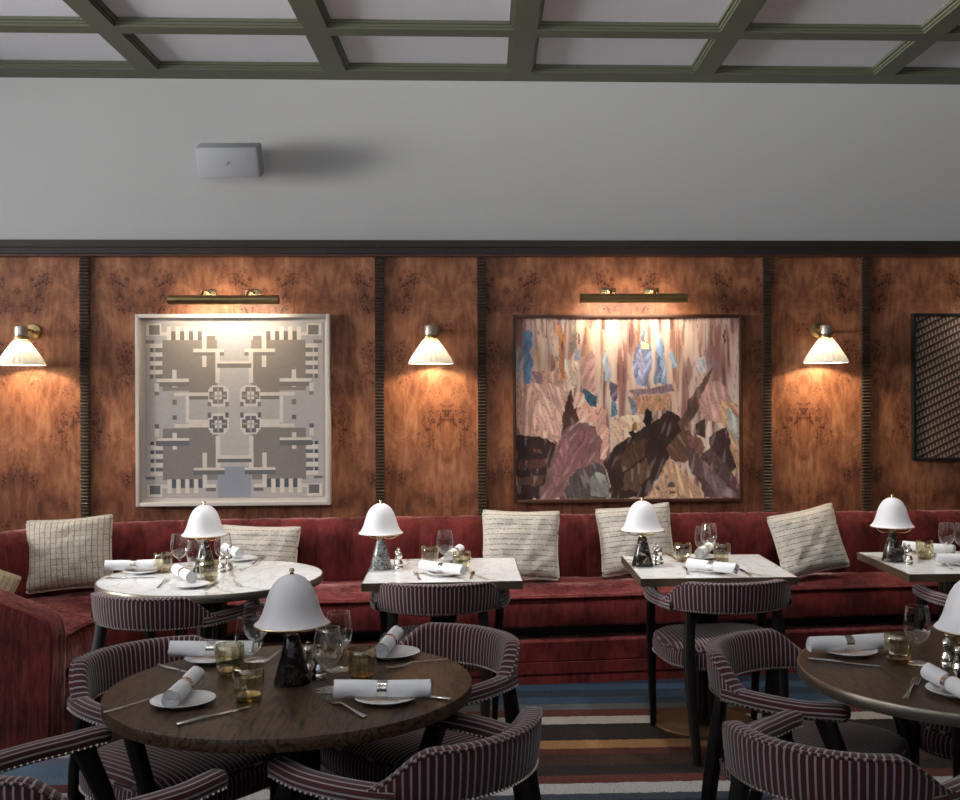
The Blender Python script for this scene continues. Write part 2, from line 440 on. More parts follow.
# ================================================================ the room
WY = 6.60
ZC = 3.445
XL, XR, YB = -7.6, 5.2, -2.6
m = MB(); m.box(XL - .1, XR + .1, YB - .1, WY + .15, -.1, 0); struct('floor', m, M['carpet'], smooth=False)
m = MB(); m.box(XL, XR, WY, WY + .15, 2.40, 3.6); struct('wall_back', m, M['plaster'], smooth=False)
m = MB(); m.box(XL, XR, WY, WY + .15, 0, 2.40); w = struct('wall_back_panelling', m, M['burl'], smooth=False)
m = MB(); m.box(XR, XR + .1, YB, WY + .15, 2.4, 3.6); struct('wall_right', m, M['dark_wall'], smooth=False)
m = MB(); m.box(XR, XR + .1, YB, WY + .15, 0, 2.4); struct('wall_right_panelling', m, M['dark_wall'], smooth=False)
m = MB()                                   # wall behind the camera with openings for the added fill windows
for (a, b_) in ((XL, -4.2), (-1.4, -.6), (2.2, XR)): m.box(a, b_, YB - .1, YB, 2.4, 3.6)
for (a, b_) in ((-4.2, -1.4), (-.6, 2.2)): m.box(a, b_, YB - .1, YB, 3.25, 3.6)
struct('wall_front', m, M['dark_wall'], smooth=False)
m = MB(); m.box(XL, XR, YB - .1, YB, 0, 2.4); struct('wall_front_panelling', m, M['dark_wall'], smooth=False)
# left wall with three tall windows
m = MB(); wins = [(-1.0, .8), (1.2, 3.0), (3.3, 4.85)]
m.box(XL - .1, XL, YB, WY + .15, 0, .6); m.box(XL - .1, XL, YB, WY + .15, 3.2, 3.6)
e = [YB] + [q for w_ in wins for q in w_] + [WY + .15]
for i in range(0, len(e), 2): m.box(XL - .1, XL, e[i], e[i + 1], .6, 3.2)
struct('wall_left', m, M['dark_wall'], smooth=False)
for i, (a, b_) in enumerate(wins):
    m = MB()
    for q in (a, b_ - .05): m.box(XL - .09, XL - .03, q, q + .05, .6, 3.2)
    for q in (.6, 1.88, 3.15): m.box(XL - .09, XL - .03, a + .05, b_ - .05, q, q + .05)
    f = struct('window_%d' % (i + 1), m, M['green'], smooth=False)
    m = MB(); m.box(XL - .065, XL - .06, a + .05, b_ - .05, .65, 3.15)
    obj('pane', m, M['window_glass'], f, smooth=False)
# unseen screen, added to keep left window light off the foreground
m = MB(); m.box(-3.50, -3.38, YB, 4.35, 0, 1.85); struct('added_light_screen', m, M['dark_wall'], smooth=False)
for i, (a, b_) in enumerate(((-4.2, -1.4), (-.6, 2.2))):     # unseen clerestory windows, added behind the camera to hold fill lights
    m = MB()
    for q in (a, (a + b_) / 2 - .025, b_ - .05): m.box(q, q + .05, YB - .09, YB - .03, 2.4, 3.25)
    for q in (2.4, 3.2): m.box(a + .05, b_ - .05, YB - .088, YB - .032, q, q + .05)
    f = struct('window_%d' % (i + 4), m, M['green'], smooth=False)
    m = MB(); m.box(a + .05, b_ - .05, YB - .065, YB - .06, 2.45, 3.2)
    obj('pane', m, M['window_glass'], f, smooth=False)
# cornice
tn = [0]
def trim(mb, mt, **k):
    tn[0] += 1; return struct('trim_%d' % tn[0], mb, mt, **k)
m = MB(); m.box(XL, XR, 6.55, WY, 2.405, 2.44); m.box(XL, XR, 6.535, WY, 2.44, 2.482); trim(m, M['cornice'], smooth=False)
m = MB(); m.box(XL, XR, 6.565, WY, 2.39, 2.405); trim(m, M['frame_brown'], smooth=False)
# ribbed pilaster strips
for x in (-6.1, -4.6, -3.9, -2.365, -.638, -.029, 1.693, 2.298, 4.02):
    m = MB(); m.box(x - .026, x + .026, 6.585, WY, .3, 2.385)
    z = .6
    while z < 2.38:
        m.prism([(6.585, z), (6.566, z + .001), (6.560, z + .005), (6.566, z + .010), (6.585, z + .011)], x - .024, x + .024,
                Matrix(((0, 0, 1, 0), (1, 0, 0, 0), (0, 1, 0, 0), (0, 0, 0, 1))))
        z += .0195
    trim(m, M['pil'], smooth=False)
# ceiling and its green lattice
m = MB(); m.box(XL - .1, XR + .1, YB - .1, WY + .15, ZC + .042, ZC + .16); struct('ceiling', m, M['ceil_fabric'], smooth=False)
xs = [-1.945 + 1.076 * k for k in range(-6, 8)]
xs = [x for x in xs if XL + .1 < x < XR - .1]
ys = [5.734 - .737 * k for k in range(0, 11)]
m = MB(); m.box(XL, XR, 6.416, WY, ZC, ZC + .0419); trim(m, M['green'], smooth=False)
for y in ys:
    m = MB(); m.box(XL, XR, y - .055, y + .055, ZC, ZC + .0418); trim(m, M['green'], smooth=False)
for x in xs:
    m = MB(); m.box(x - .06, x + .06, YB, 6.416, ZC + .0005, ZC + .0415); trim(m, M['green'], smooth=False)
yy = [6.416] + ys
for j in range(0, 3):
    y1 = yy[j] - (.055 if j else 0); y0 = yy[j + 1] + .055
    for i in range(len(xs) - 1):
        if xs[i] < -4.2: continue
        x0 = xs[i] + .06; x1 = xs[i + 1] - .06
        m = MB()
        for (d0, d1, z0) in ((.0, .009, .012), (.009, .022, .025)):
            for (a, b_, c_, d_) in ((x0 + d0, x0 + d1, y0 + d0, y1 - d0), (x1 - d1, x1 - d0, y0 + d0, y1 - d0),
                                    (x0 + d1, x1 - d1, y0 + d0, y0 + d1), (x0 + d1, x1 - d1, y1 - d1, y1 - d0)):
                m.box(a, b_, c_, d_, ZC + z0, ZC + .0417)
        trim(m, M['green'], smooth=False)

# ---------------------------------------------------------------- speaker
sp = empty('wall_speaker', (-1.475, 6.42, 2.925)); sp.rotation_euler = (rad(27), 0, rad(-3))
m = MB(); m.box(-.178, .178, -.055, .055, -.088, .088); obj('cabinet', m, M['spk'], sp, bevel=.006)
m = MB(); m.box(-.170, .170, -.0585, -.0552, -.081, .081); obj('grille', m, M['spk'], sp, bevel=.0015)
m = MB()
for a in (45, -35):
    c, s = math.cos(rad(a)), math.sin(rad(a))
    m.box(-.009, .009, -.0605, -.0585, -.0016, .0016, Matrix.Translation((.004, 0, 0)) @ Matrix.Rotation(rad(a), 4, 'Y'))
m.box(-.012, -.004, -.0605, -.0585, -.012, -.009)
obj('logo', m, M['spk_dark'], sp, smooth=False)
m = MB(); m.box(-.03, .03, .055, .16, -.03, .03); obj('mount', m, M['spk'], sp, bevel=.004)
tag(sp, 'white box loudspeaker tilted down from the plain upper wall', 'speaker')

# ---------------------------------------------------------------- pictures
def raster(name, w, h, nx, ny, fn, mt, parent, flat):
    """picture surface in the XZ plane, centred, coloured per cell or per vertex"""
    vs = [((i / nx - .5) * w, 0, (.5 - j / ny) * h) for j in range(ny + 1) for i in range(nx + 1)]
    fs = [(j * (nx + 1) + i, (j + 1) * (nx + 1) + i, (j + 1) * (nx + 1) + i + 1, j * (nx + 1) + i + 1) for j in range(ny) for i in range(nx)]
    me = bpy.data.meshes.new(name); me.from_pydata(vs, [], fs); me.materials.append(mt)
    if flat:
        at = me.color_attributes.new('Col', 'FLOAT_COLOR', 'CORNER'); buf = []
        for j in range(ny):
            for i in range(nx):
                c = fn((i + .5) / nx, (j + .5) / ny); buf += [*c, 1] * 4
    else:
        at = me.color_attributes.new('Col', 'FLOAT_COLOR', 'POINT'); buf = []
        for j in range(ny + 1):
            for i in range(nx + 1):
                c = fn(i / nx, j / ny); buf += [*c, 1]
    at.data.foreach_set('color', buf)
    o = bpy.data.objects.new(name, me); C.objects.link(o); o.parent = parent; return o
def lin(c): return tuple(((x / 255) / 12.92 if x / 255 < .04045 else ((x / 255 + .055) / 1.055) ** 2.4) for x in c)
def frame_mb(w, h, t, d0, d1):
    m = MB()
    m.box(-w / 2, -w / 2 + t, d0, d1, -h / 2, h / 2); m.box(w / 2 - t, w / 2, d0, d1, -h / 2, h / 2)
    m.box(-w / 2 + t, w / 2 - t, d0, d1, h / 2 - t, h / 2); m.box(-w / 2 + t, w / 2 - t, d0, d1, -h / 2, -h / 2 + t)
    return m
# geometric picture
R_ = []     # (x0,y0,x1,y1,colour) in source crop units 78..688, 137..738
Lt = (214, 203, 189); Sh = (128, 119, 109); Bg = (178, 171, 165); Tp = (140, 129, 117); Dk = (112, 105, 98)
def quad(bot):
    sh = (104, 101, 104) if bot else Sh; tp = (132, 124, 117) if bot else Tp; sq = (70, 74, 84) if bot else Dk
    q = []
    def r(x0, y0, x1, y1, c, below=None):
        if bot:
            y0, y1 = 874 - y1, 874 - y0
        q.append((x0, y0, x1, y1, c))
        if below: q.append((x0, y1, x1, y1 + below, sh))
    r(138, 196, 325, 372, tp); r(228, 330, 325, 377, tp)
    r(325, 240, 440, 437, (186, 178, 171))
    r(85, 140, 135, 182, Lt); r(93, 147, 128, 178, sh)
    r(128, 170, 318, 182, Lt); q.append((285, 182 if not bot else 704, 318, 196 if not bot else 718, sh))
    for x in (153, 183, 213, 243):
        r(x + 15, 168, x + 29, 198, sq if not bot else (78, 82, 92)); r(x, 152, x + 15, 198, Lt)
    for y in (210, 240, 270, 300):
        r(95, y, 138, y + 15, Lt); r(95, y + 15, 108, y + 28, sq); r(113, y + 15, 138, y + 28, sh)
    r(80, 198, 110, 209, sh)
    r(273, 172, 287, 290, Lt); r(243, 228, 348, 238, Lt, 13)
    r(318, 232, 332, 345, Lt)
    r(325, 268, 440, 279, Lt, 13)
    r(170, 300, 186, 358, Lt); r(118, 330, 228, 341, Lt, 16); r(110, 345, 126, 386, Lt); r(110, 374, 126, 387, sh)
    r(178, 377, 298, 388, Lt); r(228, 388, 295, 402, sh if not bot else Lt); r(217, 390, 229, 437, Lt); r(170, 402, 186, 418, sh)
    # emblem
    cx, cy = 328, 388
    for (a, b_) in ((34, 22), (22, 36), (28, 30)): r(cx - a, cy - b_, cx + a, cy + b_, Lt)
    r(cx - 18, cy - 30, cx + 18, cy - 14, sh); r(cx - 18, cy + 13, cx + 18, cy + 28, sh)
    r(cx - 30, cy - 14, cx - 12, cy + 14, sh); r(cx + 12, cy - 14, cx + 30, cy + 14, sh)
    r(cx - 12, cy - 10, cx + 12, cy + 10, Lt); r(cx - 3, cy - 26, cx + 3, cy + 26, (170, 160, 150)); r(cx - 26, cy - 3, cx + 26, cy + 3, (170, 160, 150))
    r(cx - 36, cy + 22, cx - 24, cy + 38, sh); r(cx + 24, cy + 22, cx + 36, cy + 38, sh)
    return q
QT, QB = quad(False), quad(True)
cells = {}
NX = 203; NYc = 200
def paint_geo(u, v):
    x = 78 + u * 610; y = 137 + v * 601
    xm = x if x < 383 else 766 - x
    c = Bg
    if y > 600 and 325 < x < 440: c = (146, 150, 160)
    elif y < 240 and 325 < x < 440: c = (178, 177, 176)
    for q in ((QT) if y < 437 else QB):
        if q[0] <= xm < q[2] and q[1] <= y < q[3]: c = q[4]
    n = 1 + .05 * noise.noise(Vector((u * 40, v * 40, 0))) + .05 * noise.noise(Vector((u * 9, v * 9, 3)))
    c = lin(c); return tuple(k * n for k in c)
p1 = empty('framed_picture', (-1.494, 6.60, 1.482))
obj('frame', frame_mb(1.135, 1.13, .022, -.055, -.002), M['frame_white'], p1, bevel=.002)
m = MB(); m.box(-.55, .55, -.014, -.004, -.548, .548); obj('backing_board', m, M['frame_white'], p1, smooth=False)
cv = raster('artwork', 1.045, 1.035, NX, NYc, paint_geo, M['picture'], p1, True); cv.location = (0, -.018, 0)
tag(p1, 'pale square picture of grey geometric cross and battlement shapes in a whitish frame', 'picture')

# cave painting: colour areas laid over a streaky pink ground, then warped brush strokes
P2 = []
def A(col, *pts, j=14): P2.append((lin(col), [((x - 85) / 745, (y - 125) / 605) for x, y in pts], j))
A((205, 160, 140), (85, 300), (240, 300), (260, 400), (240, 540), (100, 520), (85, 480))
A((222, 176, 158), (150, 330), (250, 360), (240, 520), (160, 500))
A((110, 136, 168), (108, 165), (140, 172), (138, 340), (110, 345))
A((150, 150, 160), (88, 200), (104, 230), (100, 335), (88, 340))
A((158, 120, 118), (138, 300), (170, 310), (175, 345), (140, 342))
A((205, 130, 70), (228, 150), (236, 150), (242, 330), (232, 330))
A((135, 122, 105), (262, 130), (284, 135), (286, 230), (270, 265), (264, 200))
A((225, 196, 172), (250, 262), (292, 275), (285, 330), (278, 375), (250, 372), (245, 320))
A((140, 82, 78), (288, 175), (296, 178), (296, 215), (290, 210))
A((160, 160, 184), (284, 225), (300, 230), (298, 270), (284, 268))
A((196, 150, 140), (300, 260), (335, 230), (350, 260), (345, 370), (305, 368))
A((236, 178, 158), (300, 370), (345, 400), (390, 440), (392, 600), (360, 590), (340, 470), (290, 480), (275, 400))
A((62, 92, 108), (308, 362), (330, 372), (355, 385), (350, 425), (330, 422), (310, 395))
A((158, 165, 178), (375, 260), (388, 235), (400, 300), (396, 345), (378, 330))
A((108, 92, 108), (398, 340), (420, 350), (425, 390), (410, 410), (398, 395))
A((104, 134, 152), (400, 400), (422, 410), (424, 450), (402, 455))
A((126, 128, 160), (505, 150), (514, 165), (520, 215), (507, 210))
A((140, 150, 182), (482, 225), (500, 200), (530, 210), (537, 300), (525, 352), (490, 352), (477, 320))
A((176, 170, 196), (492, 240), (505, 225), (512, 300), (508, 345), (494, 340))
A((138, 158, 185), (548, 220), (562, 180), (578, 210), (584, 300), (578, 345), (552, 345))
A((112, 112, 135), (556, 250), (566, 260), (566, 320), (557, 318))
A((146, 168, 186), (598, 250), (612, 232), (620, 290), (604, 296))
A((222, 226, 176), (502, 205), (522, 205), (524, 228), (504, 230), j=4)
A((152, 124, 132), (455, 365), (520, 362), (600, 345), (612, 372), (560, 378), (480, 385))
A((200, 150, 120), (460, 388), (600, 380), (598, 430), (510, 450), (465, 430))
A((120, 142, 162), (465, 392), (480, 400), (488, 438), (470, 440))
A((228, 188, 160), (405, 470), (455, 445), (500, 450), (530, 480), (470, 520), (430, 540), (405, 520))
A((196, 176, 172), (690, 262), (712, 252), (726, 300), (700, 330), (680, 300))
A((168, 188, 200), (700, 268), (712, 262), (716, 300), (704, 310))
A((205, 158, 145), (700, 330), (770, 340), (815, 420), (790, 480), (720, 470), (690, 430))
A((110, 55, 42), (778, 165), (784, 165), (786, 230), (780, 225), j=4)
A((216, 170, 130), (770, 400), (830, 420), (830, 640), (800, 600), (775, 500))
A((192, 190, 180), (788, 430), (800, 424), (828, 470), (828, 552), (808, 520), (790, 480))
A((52, 30, 26), (85, 515), (160, 518), (212, 548), (205, 600), (185, 690), (165, 732), (85, 732))
A((120, 72, 62), (140, 562), (170, 560), (172, 574), (146, 574), j=3)
A((86, 50, 44), (95, 600), (195, 590), (190, 620), (95, 632)); A((92, 60, 52), (90, 655), (180, 650), (175, 680), (92, 684))
A((82, 48, 40), (250, 405), (268, 365), (274, 372), (272, 430), (286, 420), (294, 470), (262, 500), (238, 520), (242, 450))
A((136, 98, 94), (215, 560), (238, 500), (262, 485), (310, 478), (352, 488), (368, 540), (372, 620), (320, 640), (235, 725), (165, 730))
A((158, 108, 112), (240, 520), (262, 500), (256, 600), (215, 690), (200, 690))
A((146, 96, 100), (290, 500), (330, 500), (325, 580), (270, 650), (260, 640))
A((92, 78, 76), (240, 720), (260, 660), (300, 620), (345, 604), (380, 622), (392, 660), (398, 730), (235, 730))
A((140, 140, 132), (325, 668), (350, 640), (385, 650), (396, 715), (335, 722))
A((56, 36, 28), (378, 610), (410, 560), (440, 530), (500, 500), (560, 460), (590, 436), (620, 448), (640, 470), (632, 520), (600, 590), (560, 650), (510, 725), (400, 730), (395, 660))
A((88, 58, 40), (420, 590), (470, 545), (520, 530), (510, 590), (440, 640)); A((96, 70, 52), (450, 640), (520, 600), (540, 640), (490, 700), (440, 700))
A((110, 78, 58), (590, 560), (640, 500), (660, 500), (700, 560), (640, 610), (600, 600))
A((105, 74, 62), (630, 470), (680, 370), (745, 288), (748, 295), (718, 350), (690, 430), (650, 500), (635, 510))
A((130, 88, 78), (655, 520), (700, 530), (715, 560), (705, 600), (680, 640), (655, 590))
A((200, 160, 128), (520, 720), (570, 650), (600, 600), (625, 612), (665, 660), (700, 700), (705, 728), (515, 728))
A((112, 90, 84), (574, 655), (588, 650), (592, 668), (580, 672), j=3); A((104, 82, 78), (596, 680), (612, 678), (610, 695), (584, 694), j=3)
A((112, 90, 84), (545, 685), (562, 682), (566, 698), (548, 698), j=3); A((112, 90, 84), (592, 708), (612, 705), (608, 718), (594, 718), j=3)
A((72, 54, 46), (680, 480), (712, 462), (722, 490), (715, 530), (690, 520), j=6)
A((74, 48, 46), (725, 530), (760, 500), (790, 490), (800, 560), (820, 620), (800, 640), (740, 600))
A((100, 74, 72), (640, 540), (700, 580), (740, 560), (800, 640), (830, 680), (830, 728), (712, 728), (700, 680), (665, 640))
A((132, 104, 106), (700, 600), (740, 640), (790, 690), (820, 700), (826, 725), (760, 725), (715, 670)); A((120, 72, 80), (800, 650), (828, 670), (828, 700), (806, 690))
A((96, 70, 52), (478, 480), (486, 470), (490, 500), (474, 505), j=2); A((150, 110, 40), (474, 482), (488, 480), (490, 502), (472, 503), j=2)
A((26, 20, 26), (514, 445), (524, 425), (538, 445), (538, 470), (520, 490), (508, 470), j=3)
A((30, 22, 22), (460, 508), (480, 500), (480, 526), (464, 526), j=3); A((150, 25, 20), (228, 722), (240, 722), (240, 730), (228, 730), j=2)
bbs = [(min(p[0] for p in P) - .03, max(p[0] for p in P) + .03, min(p[1] for p in P) - .03, max(p[1] for p in P) + .03) for _, P, _j in P2]
def inside(P, x, y):
    r = False; n = len(P); j = n - 1
    for i in range(n):
        xi, yi = P[i]; xj, yj = P[j]
        if (yi > y) != (yj > y) and x < (xj - xi) * (y - yi) / (yj - yi) + xi: r = not r
        j = i
    return r
def paint_cave(u, v):
    n1 = noise.noise(Vector((u * 55, v * 5, 1))); n2 = noise.noise(Vector((u * 22, v * 2.4, 7))); n3 = noise.noise(Vector((u * 7, v * 6, 4)))
    g = lin((214, 168, 150)); h = lin((240, 214, 196)); d = lin((160, 112, 104)); o = lin((222, 172, 120))
    t = max(0, min(1, .5 + .9 * n1 + .7 * n2))
    c = [a + (b_ - a) * t for a, b_ in zip(d if n2 < 0 else g, h if t > .4 else g)]
    if noise.noise(Vector((u * 30, v * 2, 12))) > .32: c = [a * .5 + b_ * .5 for a, b_ in zip(c, o)]
    if n1 < -.42: c = [a * .6 for a in c]
    if abs(noise.noise(Vector((u * 26, v * 1.6, 21)))) < .018: c = [a * .55 for a in c]
    if noise.noise(Vector((u * 40, v * 3, 31))) > .36: c = [a * .5 + b_ * .5 for a, b_ in zip(c, lin((250, 232, 214)))]
    if n3 > .5: c = [a * .7 + b_ * .3 for a, b_ in zip(c, lin((150, 140, 160)))]
    wx = .012 * noise.noise(Vector((u * 14, v * 14, 2))) + .006 * noise.noise(Vector((u * 40, v * 30, 2)))
    wy = .007 * noise.noise(Vector((u * 40, v * 30, 5))) + .014 * noise.noise(Vector((u * 18, v * 14, 9)))
    x = u + wx; y = v + wy
    for (col, P, j), bb in zip(P2, bbs):
        if bb[0] < x < bb[1] and bb[2] < y < bb[3] and inside(P, x, y):
            a0 = (j * 1.3 + P[0][0] * 9) % 1.1 - .55
            s1 = u * math.cos(a0) + v * math.sin(a0); s2 = -u * math.sin(a0) + v * math.cos(a0)
            q1 = noise.noise(Vector((s1 * 58, s2 * 9, j))); q2 = noise.noise(Vector((s1 * 120, s2 * 22, j + 5))); q3 = noise.noise(Vector((u * 9, v * 9, j + 2)))
            k = 1.22 + .65 * q1 + .3 * q2 + .35 * q3
            c = [a * max(.15, k) for a in col]
            if abs(q1 + .3 * q3) < .035: c = [a * .5 for a in c]
            if q1 > .38: c = [a + .10 for a in c]
    return tuple(max(.004, min(1, q)) for q in c)
p2 = empty('framed_painting', (.846, 6.60, 1.479))
obj('frame', frame_mb(1.384, 1.125, .020, -.045, -.002), M['frame_brown'], p2, bevel=.002)
cv = raster('canvas', 1.348, 1.089, 246, 200, paint_cave, M['picture'], p2, False); cv.location = (0, -.022, 0)
m = MB(); m.box(-.674, .674, -.020, -.003, -.544, .544); obj('backing_board', m, M['frame_black'], p2, smooth=False)
tag(p2, 'large painting of a pink and brown rock cave, in a thin brown frame', 'painting')

# patterned picture at the right edge: slanting rows of small marks
def paint_mark(u, v):
    x = u * 100; y = v * 64
    d = (y + x * .50) / 3.4; row = math.floor(d); f = d - row
    q = (x + row * .7) / 1.55; g = q - math.floor(q)
    c = lin((34, 26, 22))
    if .16 < f < .86:
        c = lin((74, 58, 50))
        if .22 < g < .58 and .22 < f < .80: c = lin((172, 148, 128))
        if g > .5 and f > .55: c = lin((140, 116, 98))
    return c
p3 = empty('patterned_picture', (3.27, 6.60, 1.60))
obj('frame', frame_mb(1.38, .892, .018, -.045, -.002), M['frame_black'], p3, bevel=.002)
cv = raster('pattern_panel', 1.344, .856, 560, 320, paint_mark, M['picture'], p3, True); cv.location = (0, -.03, 0)
m = MB(); m.box(-.67, .67, -.026, -.003, -.427, .427); obj('backing_board', m, M['frame_black'], p3, smooth=False)
tag(p3, 'black-framed picture of diagonal rows of small beige marks, cut off at the right edge', 'picture')

# ---------------------------------------------------------------- picture lights
def picture_light(x, z, label, ln=.63):
    t = empty('picture_light', (x, WY, z))
    m = MB(); m.tube([(-ln / 2, -.185, 0), (ln / 2, -.185, 0)], .028, 20)
    obj('tube', m, M['brass'], t)
    for s in (-1, 1):
        m = MB(); m.box(s * .13 - .045, s * .13 + .045, -.012, 0, .035, .075); bp = obj('wall_plate', m, M['brass_hi'], t, bevel=.002)
        m = MB(); m.tube([(s * .13, -.01, .056), (s * .13, -.07, .062), (s * .13, -.14, .05), (s * .13, -.175, .02)], .008, 8); m.lathe([(0, -.012), (.012, -.008), (.014, 0), (.012, .008), (0, .012)], 12, (s * .13, -.03, .058))
        obj('arm', m, M['brass_hi'], bp)
    tag(t, label, 'picture light', 'brass picture lights')
    l = bpy.data.lights.new('picture_light_beam', 'AREA'); l.shape = 'RECTANGLE'; l.size = ln * .96; l.size_y = .03
    l.energy = PL_E; l.color = (1, .83, .62); l.spread = rad(150)
    o = bpy.data.objects.new('picture_light_beam', l); C.objects.link(o); o.parent = t
    o.location = (0, -.183, -.031); o.rotation_euler = (rad(34), 0, 0)
    l = bpy.data.lights.new('picture_light_glow', 'AREA'); l.shape = 'RECTANGLE'; l.size = ln * .8; l.size_y = .02
    l.energy = PL_E * .45; l.color = (1, .83, .62)
    o = bpy.data.objects.new('picture_light_glow', l); C.objects.link(o); o.parent = t
    o.location = (0, -.150, .0); o.rotation_euler = (rad(95), 0, 0)
    return t
PL_E = PLE
picture_light(-1.515, 2.118, 'long brass picture light above the pale geometric picture')
picture_light(.862, 2.126, 'long brass picture light above the rock cave painting')
picture_light(3.28, 2.12, 'brass picture light above the black-framed patterned picture')

# ---------------------------------------------------------------- sconces
def sconce(x, z, label):
    t = empty('wall_sconce', (x, WY, z))
    m = MB(); m.lathe([(0, 0), (.045, 0), (.047, .006), (.044, .014), (.03, .018), (0, .02)], 32, (0, 0, .0), Matrix.Rotation(rad(90), 4, 'X'))
    obj('wall_plate', m, M['brass'], t)
    m = MB(); m.tube([(0, -.015, 0), (0, -.07, .004), (0, -.13, 0)], .010, 10); m.tube([(0, -.13, 0), (0, -.19, -.002)], .013, 12)
    obj('arm', m, M['brass'], t)
    m = MB(); m.lathe([(0, .040), (.034, .040), (.036, .036), (.036, -.012), (.034, -.014), (0, -.014)], 32, (0, -.18, -.02)); obj('cup', m, M['sconce_cup'], t)
    m = MB(); m.lathe([(.0, -.018), (.038, -.018), (.040, -.024), (.040, -.036), (.036, -.04), (0, -.04)], 32, (0, -.18, -.018)); obj('collar', m, M['brass'], t)
    m = MB(); n = 96
    prof = [(.040, -.058), (.056, -.080), (.075, -.108), (.094, -.137), (.112, -.166), (.128, -.198)]
    m.lathe(prof, n, (0, -.18, 0), None, False, lambda a, k, z: 1 + .035 * math.cos(a * 24) * (1 if k else .4)); sh = obj('lamp_shade', m, M['pleat'], t, ang=180)
    m = MB(); m.tube([(.1285 * math.cos(a), -.18 + .1285 * math.sin(a), -.199) for a in [2 * PI * k / 48 for k in range(49)]], .0035, 6, False); obj('trim', m, M['linen'], sh)
    m = MB(); m.lathe([(0, -.060), (.018, -.066), (.026, -.09), (.022, -.112), (0, -.125)], 16, (0, -.18, 0)); obj('bulb', m, M['bulb'], t)
    tag(t, label, 'wall lamp', 'pleated wall sconces')
    l = bpy.data.lights.new('sconce_bulb', 'POINT'); l.energy = SC_E; l.color = (1, .82, .56); l.shadow_soft_size = .03
    o = bpy.data.objects.new('sconce_bulb', l); C.objects.link(o); o.parent = t; o.location = (0, -.18, -.125)
SC_E = SCE
sconce(-2.665, 1.948, 'lit brass wall sconce with pleated white shade at the far left')
sconce(-.325, 1.948, 'lit pleated white wall sconce between the geometric picture and the cave painting')
sconce(2.003, 1.946, 'lit pleated white wall sconce right of the cave painting')

# ---------------------------------------------------------------- banquette
Fp = [(4.4, 6.24), (3.3, 6.22), (2.05, 6.14), (1.1, 6.03), (.3, 5.95), (-.6, 5.9), (-1.25, 5.87), (-1.58, 5.83), (-1.80, 5.72), (-1.92, 5.53), (-1.95, 5.32), (-1.95, 5.18), (-1.95, 5.04)]
Bp = [(4.4, 6.47), (3.3, 6.47), (2.05, 6.465), (1.1, 6.45), (.3, 6.425), (-.65, 6.375), (-1.45, 6.34), (-1.88, 6.285), (-2.16, 6.17), (-2.44, 5.93), (-2.62, 5.65), (-2.70, 5.35), (-2.72, 5.04)]
FS = crom(Fp, 24); BS = crom(Bp, 24)
def norm2(P, i):
    a = P[max(i - 1, 0)]; b_ = P[min(i + 1, len(P) - 1)]; t = Vector((b_[0] - a[0], b_[1] - a[1])).normalized()
    return Vector((-t.y, t.x))      # path runs right to left: this points to the room
for i_ in (5,):
    if norm2(BS, 60).y > 0: _s = -1
    else: _s = 1
bq = empty('banquette_sofa', (0, 6.0, 0))
def rel(p): return (p[0], p[1] - 6.0, p[2])
# base plinth
m = MB(); vs = []; n = len(FS); prof = [(0.02, 0.0), (.015, .05), (.02, .055), (.02, .115), (.015, .12), (.02, .125), (.02, .225), (.0, .235), (-.10, .24)]
for i in range(n):
    nn = norm2(FS, i) * _s
    for d, z in prof: vs.append(rel((FS[i][0] + nn.x * d, FS[i][1] + nn.y * d, z)))
k = len(prof); m.add(vs, [(i * k + j, i * k + j + 1, (i + 1) * k + j + 1, (i + 1) * k + j) for i in range(n - 1) for j in range(k - 1)])
obj('plinth', m, M['velvet'], bq)
m = MB(); vs = []; prof = [(-.09, .20), (-.09, .34)]
for i in range(n):
    nn = norm2(FS, i) * _s
    for d, z in prof: vs.append(rel((FS[i][0] + nn.x * d, FS[i][1] + nn.y * d, z)))
m.add(vs, [(i * 2, i * 2 + 1, (i + 1) * 2 + 1, (i + 1) * 2) for i in range(n - 1)])
obj('recess', m, M['frame_black'], bq, smooth=False)
# seat cushion: front face, piped edge, crowned wrinkled top
m = MB(); vs = []; K = 26
for i in range(n):
    nn = norm2(FS, i) * _s; f = Vector(FS[i]); b_ = Vector(BS[i])
    sec = [(-.09, .305), (-.01, .30), (.015, .315), (.022, .36), (.018, .42), (.004, .452), (.010, .458), (.012, .466), (.006, .474)]
    for d, z in sec:
        wv = .008 * noise.noise(Vector((f.x * 7, f.y * 7, z * 9)))
        vs.append(rel((f.x + nn.x * (d + wv), f.y + nn.y * (d + wv), z)))
    for j in range(1, K):
        t = j / (K - 1); q = f.lerp(b_, t)
        z = .474 + .052 * math.sin(min(1, t * 1.9) * PI / 2) - .02 * t + .008 * noise.noise(Vector((q.x * 6, q.y * 9, 0))) + .007 * abs(noise.noise(Vector((q.x * 17, q.y * 10, 5)))) * math.sin(t * PI)
        vs.append(rel((q.x, q.y, z)))
k = 9 + K - 1; m.add(vs, [(i * k + j, (i + 1) * k + j, (i + 1) * k + j + 1, i * k + j + 1) for i in range(n - 1) for j in range(k - 1)])
obj('seat_cushion', m, M['velvet'], bq)
m = MB(); m.tube([rel((FS[i][0] + (norm2(FS, i) * _s).x * .014, FS[i][1] + (norm2(FS, i) * _s).y * .014, .464)) for i in range(n)], .006, 6); obj('seat_piping', m, M['velvet'], bq)
